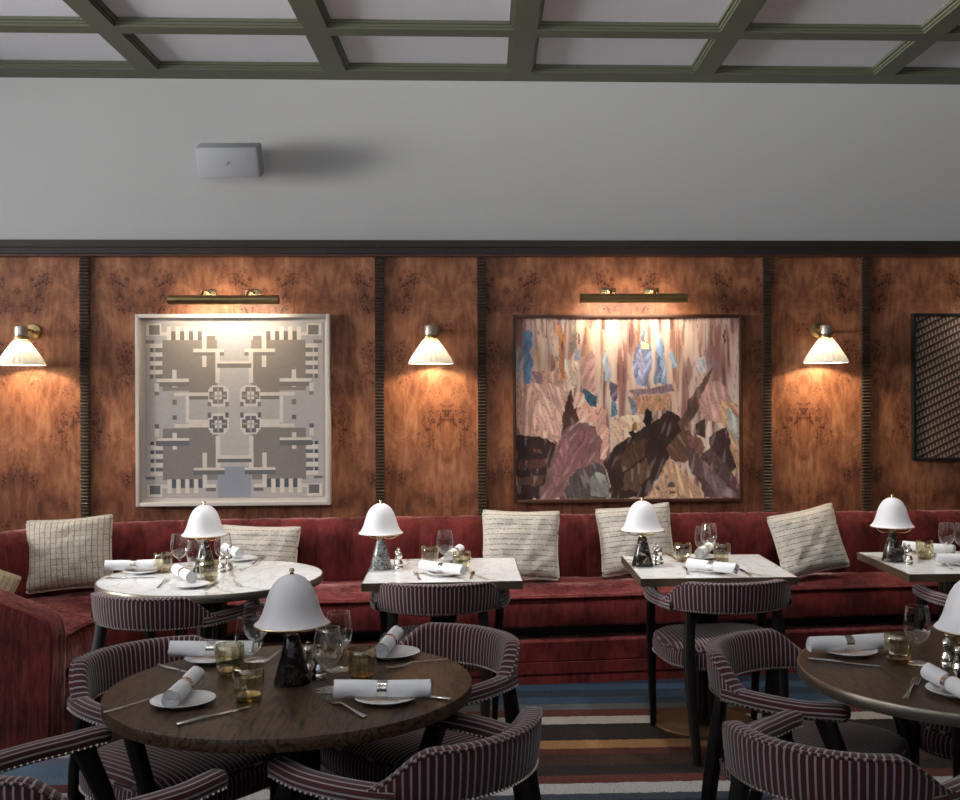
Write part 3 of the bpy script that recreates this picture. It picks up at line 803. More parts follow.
# channelled back, resampled by arc length
def resample(P, ds):
    out = [Vector(P[0])]; acc = 0; last = Vector(P[0])
    for p in P[1:]:
        p = Vector(p)
        while (p - last).length >= ds:
            last = last + (p - last).normalized() * ds; out.append(last.copy())
    return out
BR = resample(BS, .0192); n = len(BR); CH = 10
m = MB(); vs = []
secp = [(.085, .40), (.095, .48), (.100, .56), (.098, .64), (.090, .70), (.078, .76), (.062, .80), (.040, .835), (.012, .855), (-.02, .862), (-.06, .855), (-.09, .835), (-.10, .80), (-.10, .3)]
for i in range(n):
    nn = norm2([tuple(q) for q in BR[max(0, i - 2):i + 3]], min(2, i)) * _s
    ph = (i % CH) / CH; crease = 1 - abs(2 * ph - 1); bulge = crease ** .45
    for d, z in secp:
        dd = d - (.024 * (1 - bulge) if z > .3 and d > -.05 else .006 * (1 - bulge)); zz = z - (.008 * (1 - bulge) if z > .8 else 0)
        dd += .004 * noise.noise(Vector((BR[i].x * 9, BR[i].y * 9, z * 6)))
        vs.append(rel((BR[i].x + nn.x * dd, BR[i].y + nn.y * dd, zz)))
k = len(secp); m.add(vs, [(i * k + j, (i + 1) * k + j, (i + 1) * k + j + 1, i * k + j + 1) for i in range(n - 1) for j in range(k - 1)])
obj('channelled_backrest', m, M['velvet'], bq, ang=60)
# near arm of the left wing
poly = [(-2.84, .0), (-1.96, .0), (-1.93, .03), (-1.922, .30), (-1.918, .49), (-1.925, .545), (-1.945, .575), (-1.98, .598), (-2.04, .625), (-2.12, .655), (-2.2, .69), (-2.35, .76), (-2.5, .84), (-2.62, .862), (-2.74, .862), (-2.82, .84), (-2.84, .80)]
m = MB(); vs = []
rows = [(-1.10, .985, .0), (-1.085, .995, .012), (-1.06, 1.0, .0)]
ny = [(4.922, .985), (4.93, .996), (4.945, 1.0), (5.08, 1.0), (5.095, .996), (5.10, .985)]
cx, cz = -2.36, .4
for (y, s) in ny:
    for (x, z) in poly: vs.append(rel((cx + (x - cx) * s, y, cz + (z - cz) * (s if z > .1 else 1))))
q = len(poly)
fs = [(a * q + i, a * q + (i + 1) % q, (a + 1) * q + (i + 1) % q, (a + 1) * q + i) for a in range(len(ny) - 1) for i in range(q)]
fs += [tuple(range(q)), tuple((len(ny) - 1) * q + i for i in range(q))[::-1]]
m.add(vs, fs); obj('arm', m, M['velvet'], bq)
tag(bq, 'long dark red velvet banquette with channelled back running along the burl wall', 'sofa')

# ---------------------------------------------------------------- cushions
def pillow(name, w, h, th, mt, loc, rot, label, seed=0, pinch=.065, sag=0):
    n = 30; m = MB(); vs = []; fs = []; uv = []
    for side in (1, -1):
        for j in range(n + 1):
            for i in range(n + 1):
                a = 2 * i / n - 1; b_ = 2 * j / n - 1
                ex = max(0, 1 - abs(a) ** 2.6); ey = max(0, 1 - abs(b_) ** 2.6)
                t = (ex * ey) ** .55 * th / 2
                px = a * w / 2 * (1 - pinch * (1 - b_ * b_) * abs(a) ** 1.5) * (1 - .02 * abs(b_) ** 8)
                pz = b_ * h / 2 * (1 - pinch * (1 - a * a) * abs(b_) ** 1.5) * (1 - .02 * abs(a) ** 8)
                wr = .013 * noise.noise(Vector((a * 3 + seed, b_ * 3, side))) * (ex * ey) ** .3
                cr = .006 * noise.noise(Vector((a * 7 + seed, b_ * 5, side * 3))) * (ex * ey) ** .3
                pz += sag * (1 - abs(a)) * (b_ > 0) * -abs(b_)
                vs.append((px, -side * (t + .004) + (wr + cr) * side, pz))
    q = (n + 1) ** 2
    for s in (0, 1):
        for j in range(n):
            for i in range(n):
                a = s * q + j * (n + 1) + i; f = (a, a + 1, a + n + 2, a + n + 1)
                U = [(w * i / n, h * j / n), (w * (i + 1) / n, h * j / n), (w * (i + 1) / n, h * (j + 1) / n), (w * i / n, h * (j + 1) / n)]
                if s: f = f[::-1]; U = U[::-1]
                fs.append(f); uv.append(U)
    ring = [i for i in range(n + 1)] + [(j) * (n + 1) + n for j in range(1, n + 1)] + [n * (n + 1) + i for i in range(n - 1, -1, -1)] + [j * (n + 1) for j in range(n - 1, 0, -1)]
    for k in range(len(ring)):
        a, b_ = ring[k], ring[(k + 1) % len(ring)]
        fs.append((a, q + a, q + b_, b_)); uv.append([(0, 0)] * 4)
    m.add(vs, fs, uv)
    r = obj(name, m, mt, None, ang=180); r.location = loc; r.rotation_euler = rot
    pm = MB(); pts = [Vector(vs[i]) * .5 + Vector(vs[q + i]) * .5 for i in ring]; pts.append(pts[0]); pm.tube(pts, .0075, 6, False)
    obj('piping', pm, mt, r)
    tag(r, label, 'cushion', 'scatter cushions along the banquette'); return r
pillow('scatter_cushion', .43, .38, .16, M['cushion_grid'], (-2.20, 5.90, .735), (rad(-14), rad(-3), rad(10)), 'large cream cushion with a checked weave in the left corner of the banquette', 1)
pillow('scatter_cushion', .44, .30, .13, M['cushion'], (-1.27, 6.17, .690), (rad(-16), rad(2), rad(0)), 'cream cushion half hidden behind the round marble table', 2)
pillow('scatter_cushion', .435, .385, .14, M['cushion'], (.185, 6.16, .722), (rad(-15), rad(1.5), 0), 'square cream cushion between the two square marble tables, left of the cave painting lamp', 3)
pillow('scatter_cushion', .425, .385, .14, M['cushion'], (.845, 6.24, .735), (rad(-13), rad(-5), 0), 'cream cushion directly behind the white lamp under the cave painting', 4)
pillow('scatter_cushion', .40, .37, .14, M['cushion'], (1.835, 6.23, .715), (rad(-15), rad(-11), rad(6)), 'cream cushion leaning askew, rightmost of the cushions on the banquette', 5)
pillow('scatter_cushion', .42, .38, .14, M['cushion_tan'], (-2.44, 5.22, .640), (rad(-30), rad(28), rad(30)), 'tan woven cushion cut off at the left edge behind the sofa arm', 6)

# ---------------------------------------------------------------- tables
def round_table(name, cx, cy, top_mat, edge_mat, label, r=.515, base=True):
    t = empty(name, (cx, cy, 0))
    m = MB(); m.lathe([(0, .722), (r - .006, .722), (r - .004, .7498), (r - .006, .75), (0, .75)], 96); obj('tabletop', m, top_mat, t)
    m = MB(); m.lathe([(r - .007, .716), (r, .717), (r + .001, .72), (r + .001, .748), (r - .001, .7505), (r - .0055, .7505), (r - .0045, .718)], 96, cap=False); obj('edge_band', m, edge_mat, t)
    pedestal(t)
    tag(t, label, 'table'); return t
def pedestal(t, k=.24):
    m = MB()
    for i in range(4):
        a = PI / 4 + i * PI / 2
        m.lathe([(.0, .02), (.030, .02), (.030, .70), (.0, .70)], 20, (.040 * math.cos(a), .040 * math.sin(a), 0), None, True, lambda an, kk, z: 1 + .06 * math.cos(an * 10))
    m.lathe([(0, .02), (.072, .02), (.072, .035), (0, .035)], 24)
    obj('column', m, M['post'], t)
    m = MB(); m.lathe([(0, .70), (.16, .70), (.16, .722), (0, .722)], 32); obj('top_plate', m, M['post'], t)
    m = MB(); m.lathe([(0, 0), (k, 0), (k, .012), (k - .01, .02), (0, .021)], 64); obj('base_plate', m, M['base_disc'], t)
def square_table(name, cx, cy, label, rz=0, w=.70):
    t = empty(name, (cx, cy, 0), rz); h = w / 2
    m = MB(); m.box(-h + .004, h - .004, -h + .004, h - .004, .722, .75); obj('tabletop', m, M['marble'], t, smooth=False)
    m = MB()
    for (a, b_, c_, d_) in ((-h, h, -h, -h + .0045), (-h, h, h - .0045, h), (-h, -h + .0045, -h + .0045, h - .0045), (h - .0045, h, -h + .0045, h - .0045)): m.box(a, b_, c_, d_, .715, .7505)
    obj('edge_band', m, M['gold_edge'], t, smooth=False)
    pedestal(t); tag(t, label, 'table', 'square marble bistro tables'); return t
round_table('round_table', -1.243, 5.02, M['marble'], M['bronze_edge'], 'round white marble table in front of the left corner of the banquette', .492)
round_table('round_table', -.55, 3.125, M['oak'], M['oak'], 'round dark oak table in the left foreground', .503)
round_table('round_table', 1.437, 3.178, M['oak'], M['bronze_edge'], 'round dark oak table with a bronze rim, cut off at the right edge')
square_table('bistro_table', -.205, 5.135, 'square marble table in the middle, left of the cave painting cushion', rad(1.5))
square_table('bistro_table', 1.022, 5.165, 'square marble table below the right half of the cave painting')
square_table('bistro_table', 2.237, 5.20, 'square marble table cut off at the right edge, against the banquette')

# ---------------------------------------------------------------- chairs
def nail(m, p, r=.0042):
    x, y, z = p
    vs = [(x + r, y, z), (x, y + r, z), (x - r, y, z), (x, y - r, z), (x, y, z + r), (x, y, z - r)]
    m.add(vs, [(0, 1, 4), (1, 2, 4), (2, 3, 4), (3, 0, 4), (1, 0, 5), (2, 1, 5), (3, 2, 5), (0, 3, 5)])
def make_chair(lit=None):
    t = empty('tub_armchair')
    # ---- backrest: curved padded panel
    def plan(a):     # a in degrees from straight back
        return Vector((.272 * math.sin(rad(a)), -.03 - .245 * math.cos(rad(a))))
    def pn(a):
        d = .5; p = plan(a + d) - plan(a - d); p.normalize(); return Vector((p.y, -p.x))   # outward
    amax = 82; n = 56; m = MB(); vs = []; fs = []; uv = []; s = 0; S = []
    ks = 18
    for i in range(n + 1):
        a = -amax + 2 * amax * i / n
        if i: s += (plan(a) - plan(-amax + 2 * amax * (i - 1) / n)).length
        S.append(s)
        A_ = abs(a); f = 1 - sstep(44, 78, A_)
        zb = .622 + .006 * sstep(0, 70, A_); zt = .668 + .090 * f
        c = plan(a); o = pn(a); th = .027 - .014 * sstep(76, 82, A_)
        zc = (zt + zb) / 2; hz = (zt - zb) / 2
        for k in range(ks):
            q = 2 * PI * k / ks; cx_, sz = math.cos(q), math.sin(q)
            ex = math.copysign(abs(cx_) ** .55, cx_); ez = math.copysign(abs(sz) ** .45, sz)
            z = zc + hz * ez
            rake = .10 * (z - .62)
            off = th * ex + rake
            vs.append((c.x + o.x * off, c.y + o.y * off, z))
    for i in range(n):
        for k in range(ks):
            k2 = (k + 1) % ks
            fs.append((i * ks + k, (i + 1) * ks + k, (i + 1) * ks + k2, i * ks + k2)); uv.append([(S[i], 0), (S[i + 1], 0), (S[i + 1], .1), (S[i], .1)])
    fs.append(tuple(range(ks))); uv.append([(0, 0)] * ks); fs.append(tuple(n * ks + k for k in range(ks))[::-1]); uv.append([(0, 0)] * ks)
    m.add(vs, fs, uv); br = obj('backrest', m, M['stripe'], t, ang=60)
    m = MB(); m2 = MB()
    for i in range(62):
        a = -74 + 148 * i / 61; c = plan(a); o = pn(a)
        nail(m, (c.x + o.x * .026, c.y + o.y * .026, .632)); nail(m2, (c.x - o.x * .023, c.y - o.y * .023, .634))
    obj('nailhead_trim', m, M['nail'], br); obj('nailhead_trim', m2, M['nail'], br)
    # piped welt running along the outer top edge of the back and down its ends
    m = MB(); pts = []
    for i in range(121):
        a = -76 + 152 * i / 120; f = 1 - sstep(44, 78, abs(a)); zt = .668 + .090 * f
        c = plan(a); o = pn(a); off = .022 + .10 * (zt - .62); pts.append((c.x + o.x * off, c.y + o.y * off, zt - .006))
    m.tube(pts, .0040, 6); n0 = len(m.f); m.u = {i: [(j * .0052 * 0 + (i // 6) * .0056, 0)] * len(f) for i, f in enumerate(m.f) for j in (0,)}
    obj('welt', m, M['stripe'], br)
    # ---- arms
    for sd in (-1, 1):
        ctrl = [(.247, -.155), (.268, -.09), (.282, -.01), (.286, .07), (.280, .15), (.268, .215)]
        P = crom(ctrl, 5); m = MB(); vs = []; fs = []; uv = []; ks = 16; q0 = len(P)
        zc0 = [.648] * q0
        hw = [.030] * q0; hh = [.026] * q0
        P2_ = [(x, y, .647 + .006 * sstep(.1, .215, y), .030, .025) for x, y in P]
        e = P2_[-1]; P2_ += [(e[0] - .003, e[1] + .010, e[2], .026, .022), (e[0] - .004, e[1] + .017, e[2], .017, .014), (e[0] - .004, e[1] + .020, e[2], .004, .004)]
        ci = [0]
        for k in range(1, ks + 1): ci.append(ci[-1] + .0112)
        for i, (x, y, z, w_, h_) in enumerate(P2_):
            a = P2_[max(i - 1, 0)]; b_ = P2_[min(i + 1, len(P2_) - 1)]; tv = Vector((b_[0] - a[0], b_[1] - a[1])).normalized(); o = Vector((tv.y, -tv.x))
            for k in range(ks):
                q = 2 * PI * k / ks; c_, s_ = math.cos(q), math.sin(q)
                ex = math.copysign(abs(c_) ** .7, c_) * w_; ez = math.copysign(abs(s_) ** .7, s_) * h_
                vs.append((sd * (x + o.x * ex), y + o.y * ex, z + ez))
        for i in range(len(P2_) - 1):
            for k in range(ks):
                k2 = (k + 1) % ks; f = (i * ks + k, (i + 1) * ks + k, (i + 1) * ks + k2, i * ks + k2)
                fs.append(f); uv.append([(ci[k], 0), (ci[k], 1), (ci[k + 1], 1), (ci[k + 1], 0)])
        m.add(vs, fs, uv); am = obj('arm', m, M['stripe'], t, ang=80)
        rows_ = (MB(), MB())
        for i in range(24):
            tt = i / 23 * (q0 - 1); i0 = min(int(tt), q0 - 2); fr = tt - i0
            x, y, z, w_, h_ = [a + (b_ - a) * fr for a, b_ in zip(P2_[i0], P2_[i0 + 1])]
            a, b_ = P2_[i0], P2_[i0 + 1]; tv = Vector((b_[0] - a[0], b_[1] - a[1])).normalized(); o = Vector((tv.y, -tv.x))
            for e_, m in ((.0285, rows_[0]), (-.0285, rows_[1])): nail(m, (sd * (x + o.x * e_), y + o.y * e_, z - .015))
        for m in rows_: obj('nailhead_trim', m, M['nail'], am)
    # ---- seat
    m = MB(); n = 72
    def outl(a, k=1.0):
        c_, s_ = math.cos(a), math.sin(a)
        x = math.copysign(abs(c_) ** .62, c_); y = math.copysign(abs(s_) ** .62, s_)
        w_ = .272 + .014 * y
        return Vector((x * w_ * k, .02 + y * .262 * k))
    rings = [(.97, .372), (1.0, .378), (1.015, .40), (1.018, .425), (1.0, .448), (.965, .464), (.90, .476), (.78, .484), (.6, .490), (.4, .493), (.2, .495)]
    vs = []; per = [0]
    for i in range(1, n + 1): per.append(per[-1] + (outl(2 * PI * i / n) - outl(2 * PI * (i - 1) / n)).length)
    for (k, z) in rings:
        for i in range(n):
            p = outl(2 * PI * i / n, k); vs.append((p.x, p.y, z))
    fs = []; uv = []
    for r_ in range(len(rings) - 1):
        for i in range(n):
            j = (i + 1) % n; f = (r_ * n + i, r_ * n + j, (r_ + 1) * n + j, (r_ + 1) * n + i); fs.append(f)
            if r_ < 4: uv.append([(per[i], 0), (per[i + 1], 0), (per[i + 1], 1), (per[i], 1)])
            else: uv.append([(vs[q][0] + 2, vs[q][1]) for q in f])
    f = tuple((len(rings) - 1) * n + i for i in range(n)); fs.append(f); uv.append([(vs[q][0] + 2, 0) for q in f])
    fs.append(tuple(range(n))[::-1]); uv.append([(0, 0)] * n)
    m.add(vs, fs, uv); st = obj('seat', m, M['stripe'], t, ang=60)
    m = MB()
    for i in range(110):
        a = 2 * PI * i / 110; p = outl(a, 1.012); nail(m, (p.x, p.y, .386))
    obj('nailhead_trim', m, M['nail'], st)
    m = MB(); m.tube([(*outl(2 * PI * i / 72, .985), .457) for i in range(73)], .005, 6, False)
    m.u = {i: [((i // 6) * .0053, 0)] * 4 for i in range(len(m.f))}
    obj('welt', m, M['stripe'], st)
    # ---- legs
    for sd in (-1, 1):
        m = MB(); m.bar([(sd * .195, -.310, 0), (sd * .198, -.280, .12), (sd * .203, -.245, .28), (sd * .206, -.225, .42), (sd * .202, -.212, .52), (sd * .194, -.205, .60), (sd * .192, -.203, .66)],
                        [.030, .036, .042, .046, .044, .042, .040], [.030, .034, .038, .040, .036, .030, .02]); obj('leg', m, M['black_wood'], t, ang=50)
        m = MB(); m.bar([(sd * .245, .262, 0), (sd * .252, .255, .20), (sd * .258, .243, .38), (sd * .268, .215, .50), (sd * .275, .175, .60), (sd * .276, .165, .63)],
                        [.026, .032, .038, .036, .036, .036], [.028, .034, .040, .044, .050, .055]); obj('leg', m, M['black_wood'], t, ang=50)
    return t
proto = make_chair()
def place(src, x, y, d, label):
    """d: facing direction"""
    o = src; o.location = (x, y, 0); o.rotation_euler = (0, 0, math.atan2(-d[0], d[1]))
    tag(o, label, 'chair', 'maroon striped tub armchairs'); return o
CH_ = [(-1.345, 4.74, (.34, .94), 'striped armchair with its back to us at the round marble table'),
       (-.955, 3.45, (.77, -.63), 'striped armchair on the far left side of the foreground oak table'),
       (-.985, 2.66, (.68, .73), 'striped armchair cut off at the bottom left corner'),
       (-.215, 4.97, (0, 1), 'striped armchair with its back to us at the middle square marble table'),
       (-.215, 3.60, (-.70, -.71), 'striped armchair facing us on the right far side of the left foreground oak table'),
       (-.18, 2.80, (-.8, .6), 'striped armchair seen from behind at bottom centre, beside the left oak table'),
       (1.045, 4.92, (-.09, .99), 'striped armchair standing whole on the carpet at the square table under the cave painting'),
       (1.005, 3.43, (.785, -.62), 'striped armchair at the left side of the right-hand oak table, its open arm toward us'),
       (.90, 2.70, (.68, .73), 'striped armchair seen from behind at the bottom right'),
       (2.29, 4.84, (-.13, .99), 'striped armchair at the square marble table by the right edge, mostly hidden'),
       (1.76, 3.64, (-.6, -.8), 'striped armchair behind the right-hand oak table, cut off by the right edge')]
for i, (x, y, d, lb) in enumerate(CH_):
    place(proto if i == 0 else copy_tree(proto), x, y, d, lb)

# ---------------------------------------------------------------- table lamps
def table_lamp(x, y, stone_mat, label, tilt=(0, 0)):
    t = empty('table_lamp', (x, y, .7503))
    m = MB(); m.lathe([(0, 0), (.051, 0), (.052, .003), (.019, .134), (.017, .137), (0, .137)], 40); obj('base', m, stone_mat, t)
    m = MB(); m.lathe([(0, .137), (.011, .137), (.010, .146), (.006, .150), (.006, .172), (.010, .176), (.008, .19), (0, .19)], 20); st = obj('stem', m, M['brass_hi'], t)
    m = MB()
    for i in range(3):
        a = 2 * PI * i / 3 + .4
        m.tube([(r_ * math.cos(a), r_ * math.sin(a), z) for r_, z in ((.006, .150), (.03, .140), (.06, .141), (.085, .153), (.100, .169))], .0025, 6)
    obj('shade_support', m, M['brass_hi'], st)
    sh = empty('shade', (0, 0, 0)) if False else None
    m = MB(); outer = [(.105, .168), (.099, .173), (.091, .182), (.083, .198), (.076, .218), (.070, .240), (.062, .262), (.050, .283), (.034, .298), (.016, .306), (.0, .308)]
    inner = [(max(0, r_ - .003), z - .003) for r_, z in outer[::-1]]
    m.lathe(inner[::1] + [(.104, .166)] + outer, 56, cap=False); s = obj('lamp_shade', m, M['shade'], t)
    m = MB(); m.tube([(.105 * math.cos(a), .105 * math.sin(a), .1672) for a in [2 * PI * k / 56 for k in range(57)]], .0022, 6, False); obj('rim', m, M['brass_hi'], s)
    m = MB(); m.lathe([(0, .306), (.006, .307), (.005, .313), (.0075, .317), (.006, .323), (0, .325)], 16); obj('finial', m, M['brass_hi'], s)
    tag(t, label, 'lamp', 'white dome table lamps'); return t
table_lamp(-1.315, 5.174, M['brown_stone'], 'white dome table lamp on the round marble table')
table_lamp(-0.553, 3.135, M['black_stone'], 'white dome table lamp with a dark stone cone on the left foreground oak table')
table_lamp(-0.499, 5.175, M['granite'], 'white dome table lamp with a grey speckled cone on the middle square table')
table_lamp(0.734, 5.194, M['brown_stone'], 'white dome table lamp with a mottled marble cone under the cave painting')
l4 = table_lamp(1.958, 5.248, M['brown_stone'], 'white dome table lamp with dark marble cone on the rightmost square table'); l4.rotation_euler = (0, 0, 1)
table_lamp(1.325, 2.950, M['black_stone'], 'white dome table lamp cut off at the right edge on the right-hand oak table')

# ---------------------------------------------------------------- glassware
def lathe_obj(name, prof, mt, parent=None, n=32, fn=None, cap=False):
    m = MB(); m.lathe(prof, n, cap=cap, fn=fn); return obj(name, m, mt, parent, ang=60)
def dbl(outer, th):
    inner = [(max(.0, r - th), z + (th if k < 2 else 0)) for k, (r, z) in enumerate(outer)]
    return outer + inner[::-1]
def make_wine():
    t = empty('wine_glass')
    o = [(0, .0585), (.010, .060), (.022, .067), (.033, .081), (.039, .098), (.0405, .115), (.038, .138), (.0345, .158), (.0325, .171)]
    lathe_obj('bowl', o, M['glass'], t)
    m = MB(); m.tube([(.0322 * math.cos(a), .0322 * math.sin(a), .171) for a in [2 * PI * k / 32 for k in range(33)]], .0013, 5, False); obj('rim', m, M['glass'], t)
    lathe_obj('stem', [(.0045, .008), (.0038, .02), (.0036, .04), (.0042, .052), (.009, .0592)], M['glass'], t, 14)
    lathe_obj('foot', [(0, 0), (.036, 0), (.037, .001), (.036, .0025), (.018, .005), (.006, .010), (0, .011)], M['glass'], t)
    return t
def make_tumbler():
    t = empty('amber_tumbler')
    fn = lambda a, k, z: 1 + .018 * math.cos(a * 12)
    lathe_obj('glass_wall', [(.033, .010), (.0375, .022), (.0405, .045), (.0415, .065), (.0405, .089), (.0398, .0895), (.0405, .088)], M['amber'], t, 72, fn)
    lathe_obj('glass_foot', [(0, 0), (.026, 0), (.031, .004), (.034, .012), (.034, .016), (0, .015)], M['amber_base'], t, 48)
    return t
def make_mill(name, h, finial):
    t = empty(name)
    if finial:
        lathe_obj('mill_body', [(0, 0), (.019, 0), (.020, .004), (.020, .018), (.017, .021), (.0195, .024), (.019, .032), (.012, .046), (.011, .054), (.016, .060), (.0165, .066), (.0, .067)], M['silver'], t)
        lathe_obj('mill_head', [(0, .067), (.015, .067), (.0155, .072), (.012, .082), (.006, .086), (.0035, .090), (.006, .093), (.007, .097), (.004, .101), (0, .102)], M['silver'], t)
    else:
        lathe_obj('mill_body', [(0, 0), (.019, 0), (.019, .020), (.016, .023), (.0165, .030), (.0105, .048), (.0135, .056), (.0, .057)], M['silver'], t)
        lathe_obj('mill_head', [(0, .057), (.0145, .057), (.015, .064), (.010, .072), (.004, .075), (.0055, .080), (.006, .084), (0, .087)], M['silver'], t)
    return t
first = {}
def put(kind, maker, x, y, label, cat, group, rz=0, z=.7503, s=1):
    if kind not in first: o = first[kind] = maker()
    else: o = copy_tree(first[kind])
    o.location = (x, y, z); o.rotation_euler = (0, 0, rz); o.scale = (s, s, s); tag(o, label, cat, group); return o
def wine(x, y, label, s=1): return put('w', make_wine, x, y, label, 'wine glass', 'stemmed wine glasses', 0, .7503, s)
def tumbler(x, y, label, rz=0, s=1): return put('t', make_tumbler, x, y, label, 'tumbler', 'amber tumblers', rz, .7503, s)
def pepper(x, y, label): return put('p', lambda: make_mill('pepper_mill', 0, True), x, y, label, 'pepper mill', 'silver mills')
def salt(x, y, label): return put('s', lambda: make_mill('salt_mill', 0, False), x, y, label, 'salt mill', 'silver mills')
def make_plate():
    m = MB(); m.lathe([(0, .0), (.048, .0), (.050, .003), (.070, .009), (.083, .013), (.084, .0145), (.082, .0155), (.066, .011), (.050, .006), (0, .0055)], 56)
    return obj('side_plate', m, M['china'])
def plate(x, y, label, s=1): return put('pl', make_plate, x, y, label, 'plate', 'white side plates', 0, .7503, s)
def make_napkin():
    m = MB(); n = 34; ks = 30; L_ = .255; vs = []; fs = []
    for i in range(n + 1):
        u = i / n; x = (u - .5) * L_
        pin = 1 - .10 * math.exp(-((x) / .022) ** 2) + .05 * abs(2 * u - 1)
        for k in range(ks):
            q = 2 * PI * k / ks
            r = .0215 * pin * (1 + .03 * noise.noise(Vector((x * 30, q, 0)))) + (.0022 if 5 < k < 9 else 0)
            vs.append((x + .002 * math.sin(3 * q) * (abs(2 * u - 1) > .99), r * 1.04 * math.cos(q), r * math.sin(q) + .0222))
    for i in range(n):
        for k in range(ks):
            k2 = (k + 1) % ks; fs.append((i * ks + k, i * ks + k2, (i + 1) * ks + k2, (i + 1) * ks + k))
    m.add(vs, fs)
    # spiral of folded cloth at both ends
    for e, sgn in ((0, -1), (n, 1)):
        sp_ = []
        for k in range(46):
            a = k / 45 * 5.2 * PI; r = .0205 * (1 - k / 50)
            sp_.append((sgn * (L_ / 2 - .0015), r * math.cos(a), r * math.sin(a) + .0222))
        m.tube(sp_, .0022, 5)
        r0 = [(sgn * (L_ / 2 - .003), .0215 * math.cos(2 * PI * k / ks), .0215 * math.sin(2 * PI * k / ks) + .0222) for k in range(ks)]
        m.add(r0, [tuple(range(ks))])
    o = obj('rolled_napkin', m, M['linen'], ang=70)
    m = MB(); R = Matrix.Rotation(rad(90), 4, 'Y')
    m.lathe([(.0202, -.013), (.0232, -.013), (.0238, -.009), (.0228, -.005), (.0238, 0), (.0228, .005), (.0238, .009), (.0232, .013), (.0202, .013)], 36, (0, 0, .0222), R, False)
    obj('napkin_ring', m, M['silver'], o); return o
def napkin(x0, y0, x1, y1, label, lift=.012):
    a = math.atan2(y1 - y0, x1 - x0)
    return put('n', make_napkin, (x0 + x1) / 2, (y0 + y1) / 2, label, 'napkin', 'rolled white napkins', a, .7503 + lift)
def outline_obj(name, sec, parent=None, mt=None, z0=.001):
    """sec: list of (x, halfwidth, z, thickness)"""
    m = MB(); vs = []; fs = []
    for x, w_, z, h_ in sec:
        for (a, b_) in ((-1, 0), (-.6, .8), (0, 1), (.6, .8), (1, 0), (.5, -.5), (-.5, -.5)): vs.append((x, a * w_, z + b_ * h_ / 2))
    k = 7
    for i in range(len(sec) - 1):
        for j in range(k): fs.append((i * k + j, i * k + (j + 1) % k, (i + 1) * k + (j + 1) % k, (i + 1) * k + j))
    fs += [tuple(range(k)), tuple((len(sec) - 1) * k + j for j in range(k))[::-1]]
    m.add(vs, fs); return m
def make_knife():
    m = outline_obj('k', [(-.108, .004, .004, .004), (-.105, .0075, .004, .007), (-.06, .0065, .004, .008), (-.02, .0055, .004, .007), (.0, .0048, .004, .005)])
    o = obj('table_knife', m, M['steel'], ang=60)
    m = outline_obj('b', [(.0, .005, .003, .0025), (.01, .008, .003, .002), (.06, .0095, .003, .0018), (.095, .0085, .003, .0015), (.108, .002, .003, .001)]); obj('blade', m, M['silver'], o, ang=60); return o
def make_fork():
    m = outline_obj('f', [(-.100, .004, .003, .003), (-.097, .0075, .003, .004), (-.06, .005, .004, .004), (-.01, .003, .008, .0035), (.015, .0035, .010, .003), (.03, .009, .007, .003), (.045, .0115, .004, .0025), (.052, .0115, .0035, .0022)])
    o = obj('table_fork', m, M['steel'], ang=60)
    for k in range(4):
        m = MB(); y = (k - 1.5) * .0062; m.tube([(.050, y, .0035), (.075, y, .0045), (.098, y, .009)], [.0017, .0015, .0007], 6); obj('tine', m, M['steel'], o)
    return o
def knife(x0, y0, x1, y1, label):
    return put('kn', make_knife, (x0 + x1) / 2, (y0 + y1) / 2, label, 'knife', 'silver table knives', math.atan2(y1 - y0, x1 - x0))
def fork(x0, y0, x1, y1, label):
    return put('fk', make_fork, (x0 + x1) / 2, (y0 + y1) / 2, label, 'fork', 'silver table forks', math.atan2(y1 - y0, x1 - x0), s=1.1)

# ---- left foreground oak table
TB = 'on the left oak table'
tumbler(-0.751, 3.235, 'amber ribbed tumbler beside the back left napkin ' + TB)
tumbler(-0.640, 2.966, 'amber tumbler nearest us ' + TB + ', left of the lamp', .2)
tumbler(-0.360, 3.156, 'amber tumbler right of the lamp, behind the front napkin ' + TB, .1)
tumbler(-0.481, 3.440, 'amber tumbler half hidden behind the wine glasses ' + TB, .3)
wine(-0.713, 3.415, 'taller-looking wine glass, the rear one left of the dark cone lamp')
wine(-0.691, 3.220, 'wine glass in front, left of the dark cone lamp, above an amber tumbler')
wine(-0.441, 3.275, 'big wine glass right of the dark cone lamp, farther back of its pair')
wine(-0.441, 3.054, 'wine glass right of the dark cone lamp, in front beside the front napkin')
pepper(-0.483, 3.163, 'silver pepper mill nearer us, right of the dark cone lamp')
salt(-0.531, 3.269, 'small silver mill touching the right side of the dark cone lamp')
plate(-0.804, 2.937, 'white side plate under the napkin at the left of the foreground oak table')
napkin(-0.813, 2.847, -0.815, 3.118, 'rolled white napkin pointing at us on the left of the foreground oak table')
fork(-0.948, 2.899, -0.869, 2.979, 'fork at the leftmost edge of the foreground oak table')
knife(-0.776, 2.734, -0.608, 2.907, 'knife lying in front of the leftmost plate on the foreground oak table')
plate(-0.842, 3.410, 'white side plate at the back left of the foreground oak table')
napkin(-0.982, 3.431, -0.716, 3.415, 'rolled white napkin lying crosswise at the back left of the foreground table')
knife(-1.012, 3.370, -0.806, 3.205, 'knife in front of the back left plate on the foreground oak table')
fork(-0.681, 3.362, -0.637, 3.571, 'fork lying behind the wine glasses left of the dark cone lamp')
plate(-0.296, 3.441, 'white side plate at the back right of the foreground oak table')
napkin(-0.325, 3.353, -0.298, 3.622, 'rolled white napkin pointing away at the back right of the foreground oak table')
fork(-0.147, 3.368, -0.285, 3.278, 'fork on the warm right side of the foreground oak table, by the back right plate')
plate(-0.271, 2.935, 'white side plate at the front right of the foreground oak table')
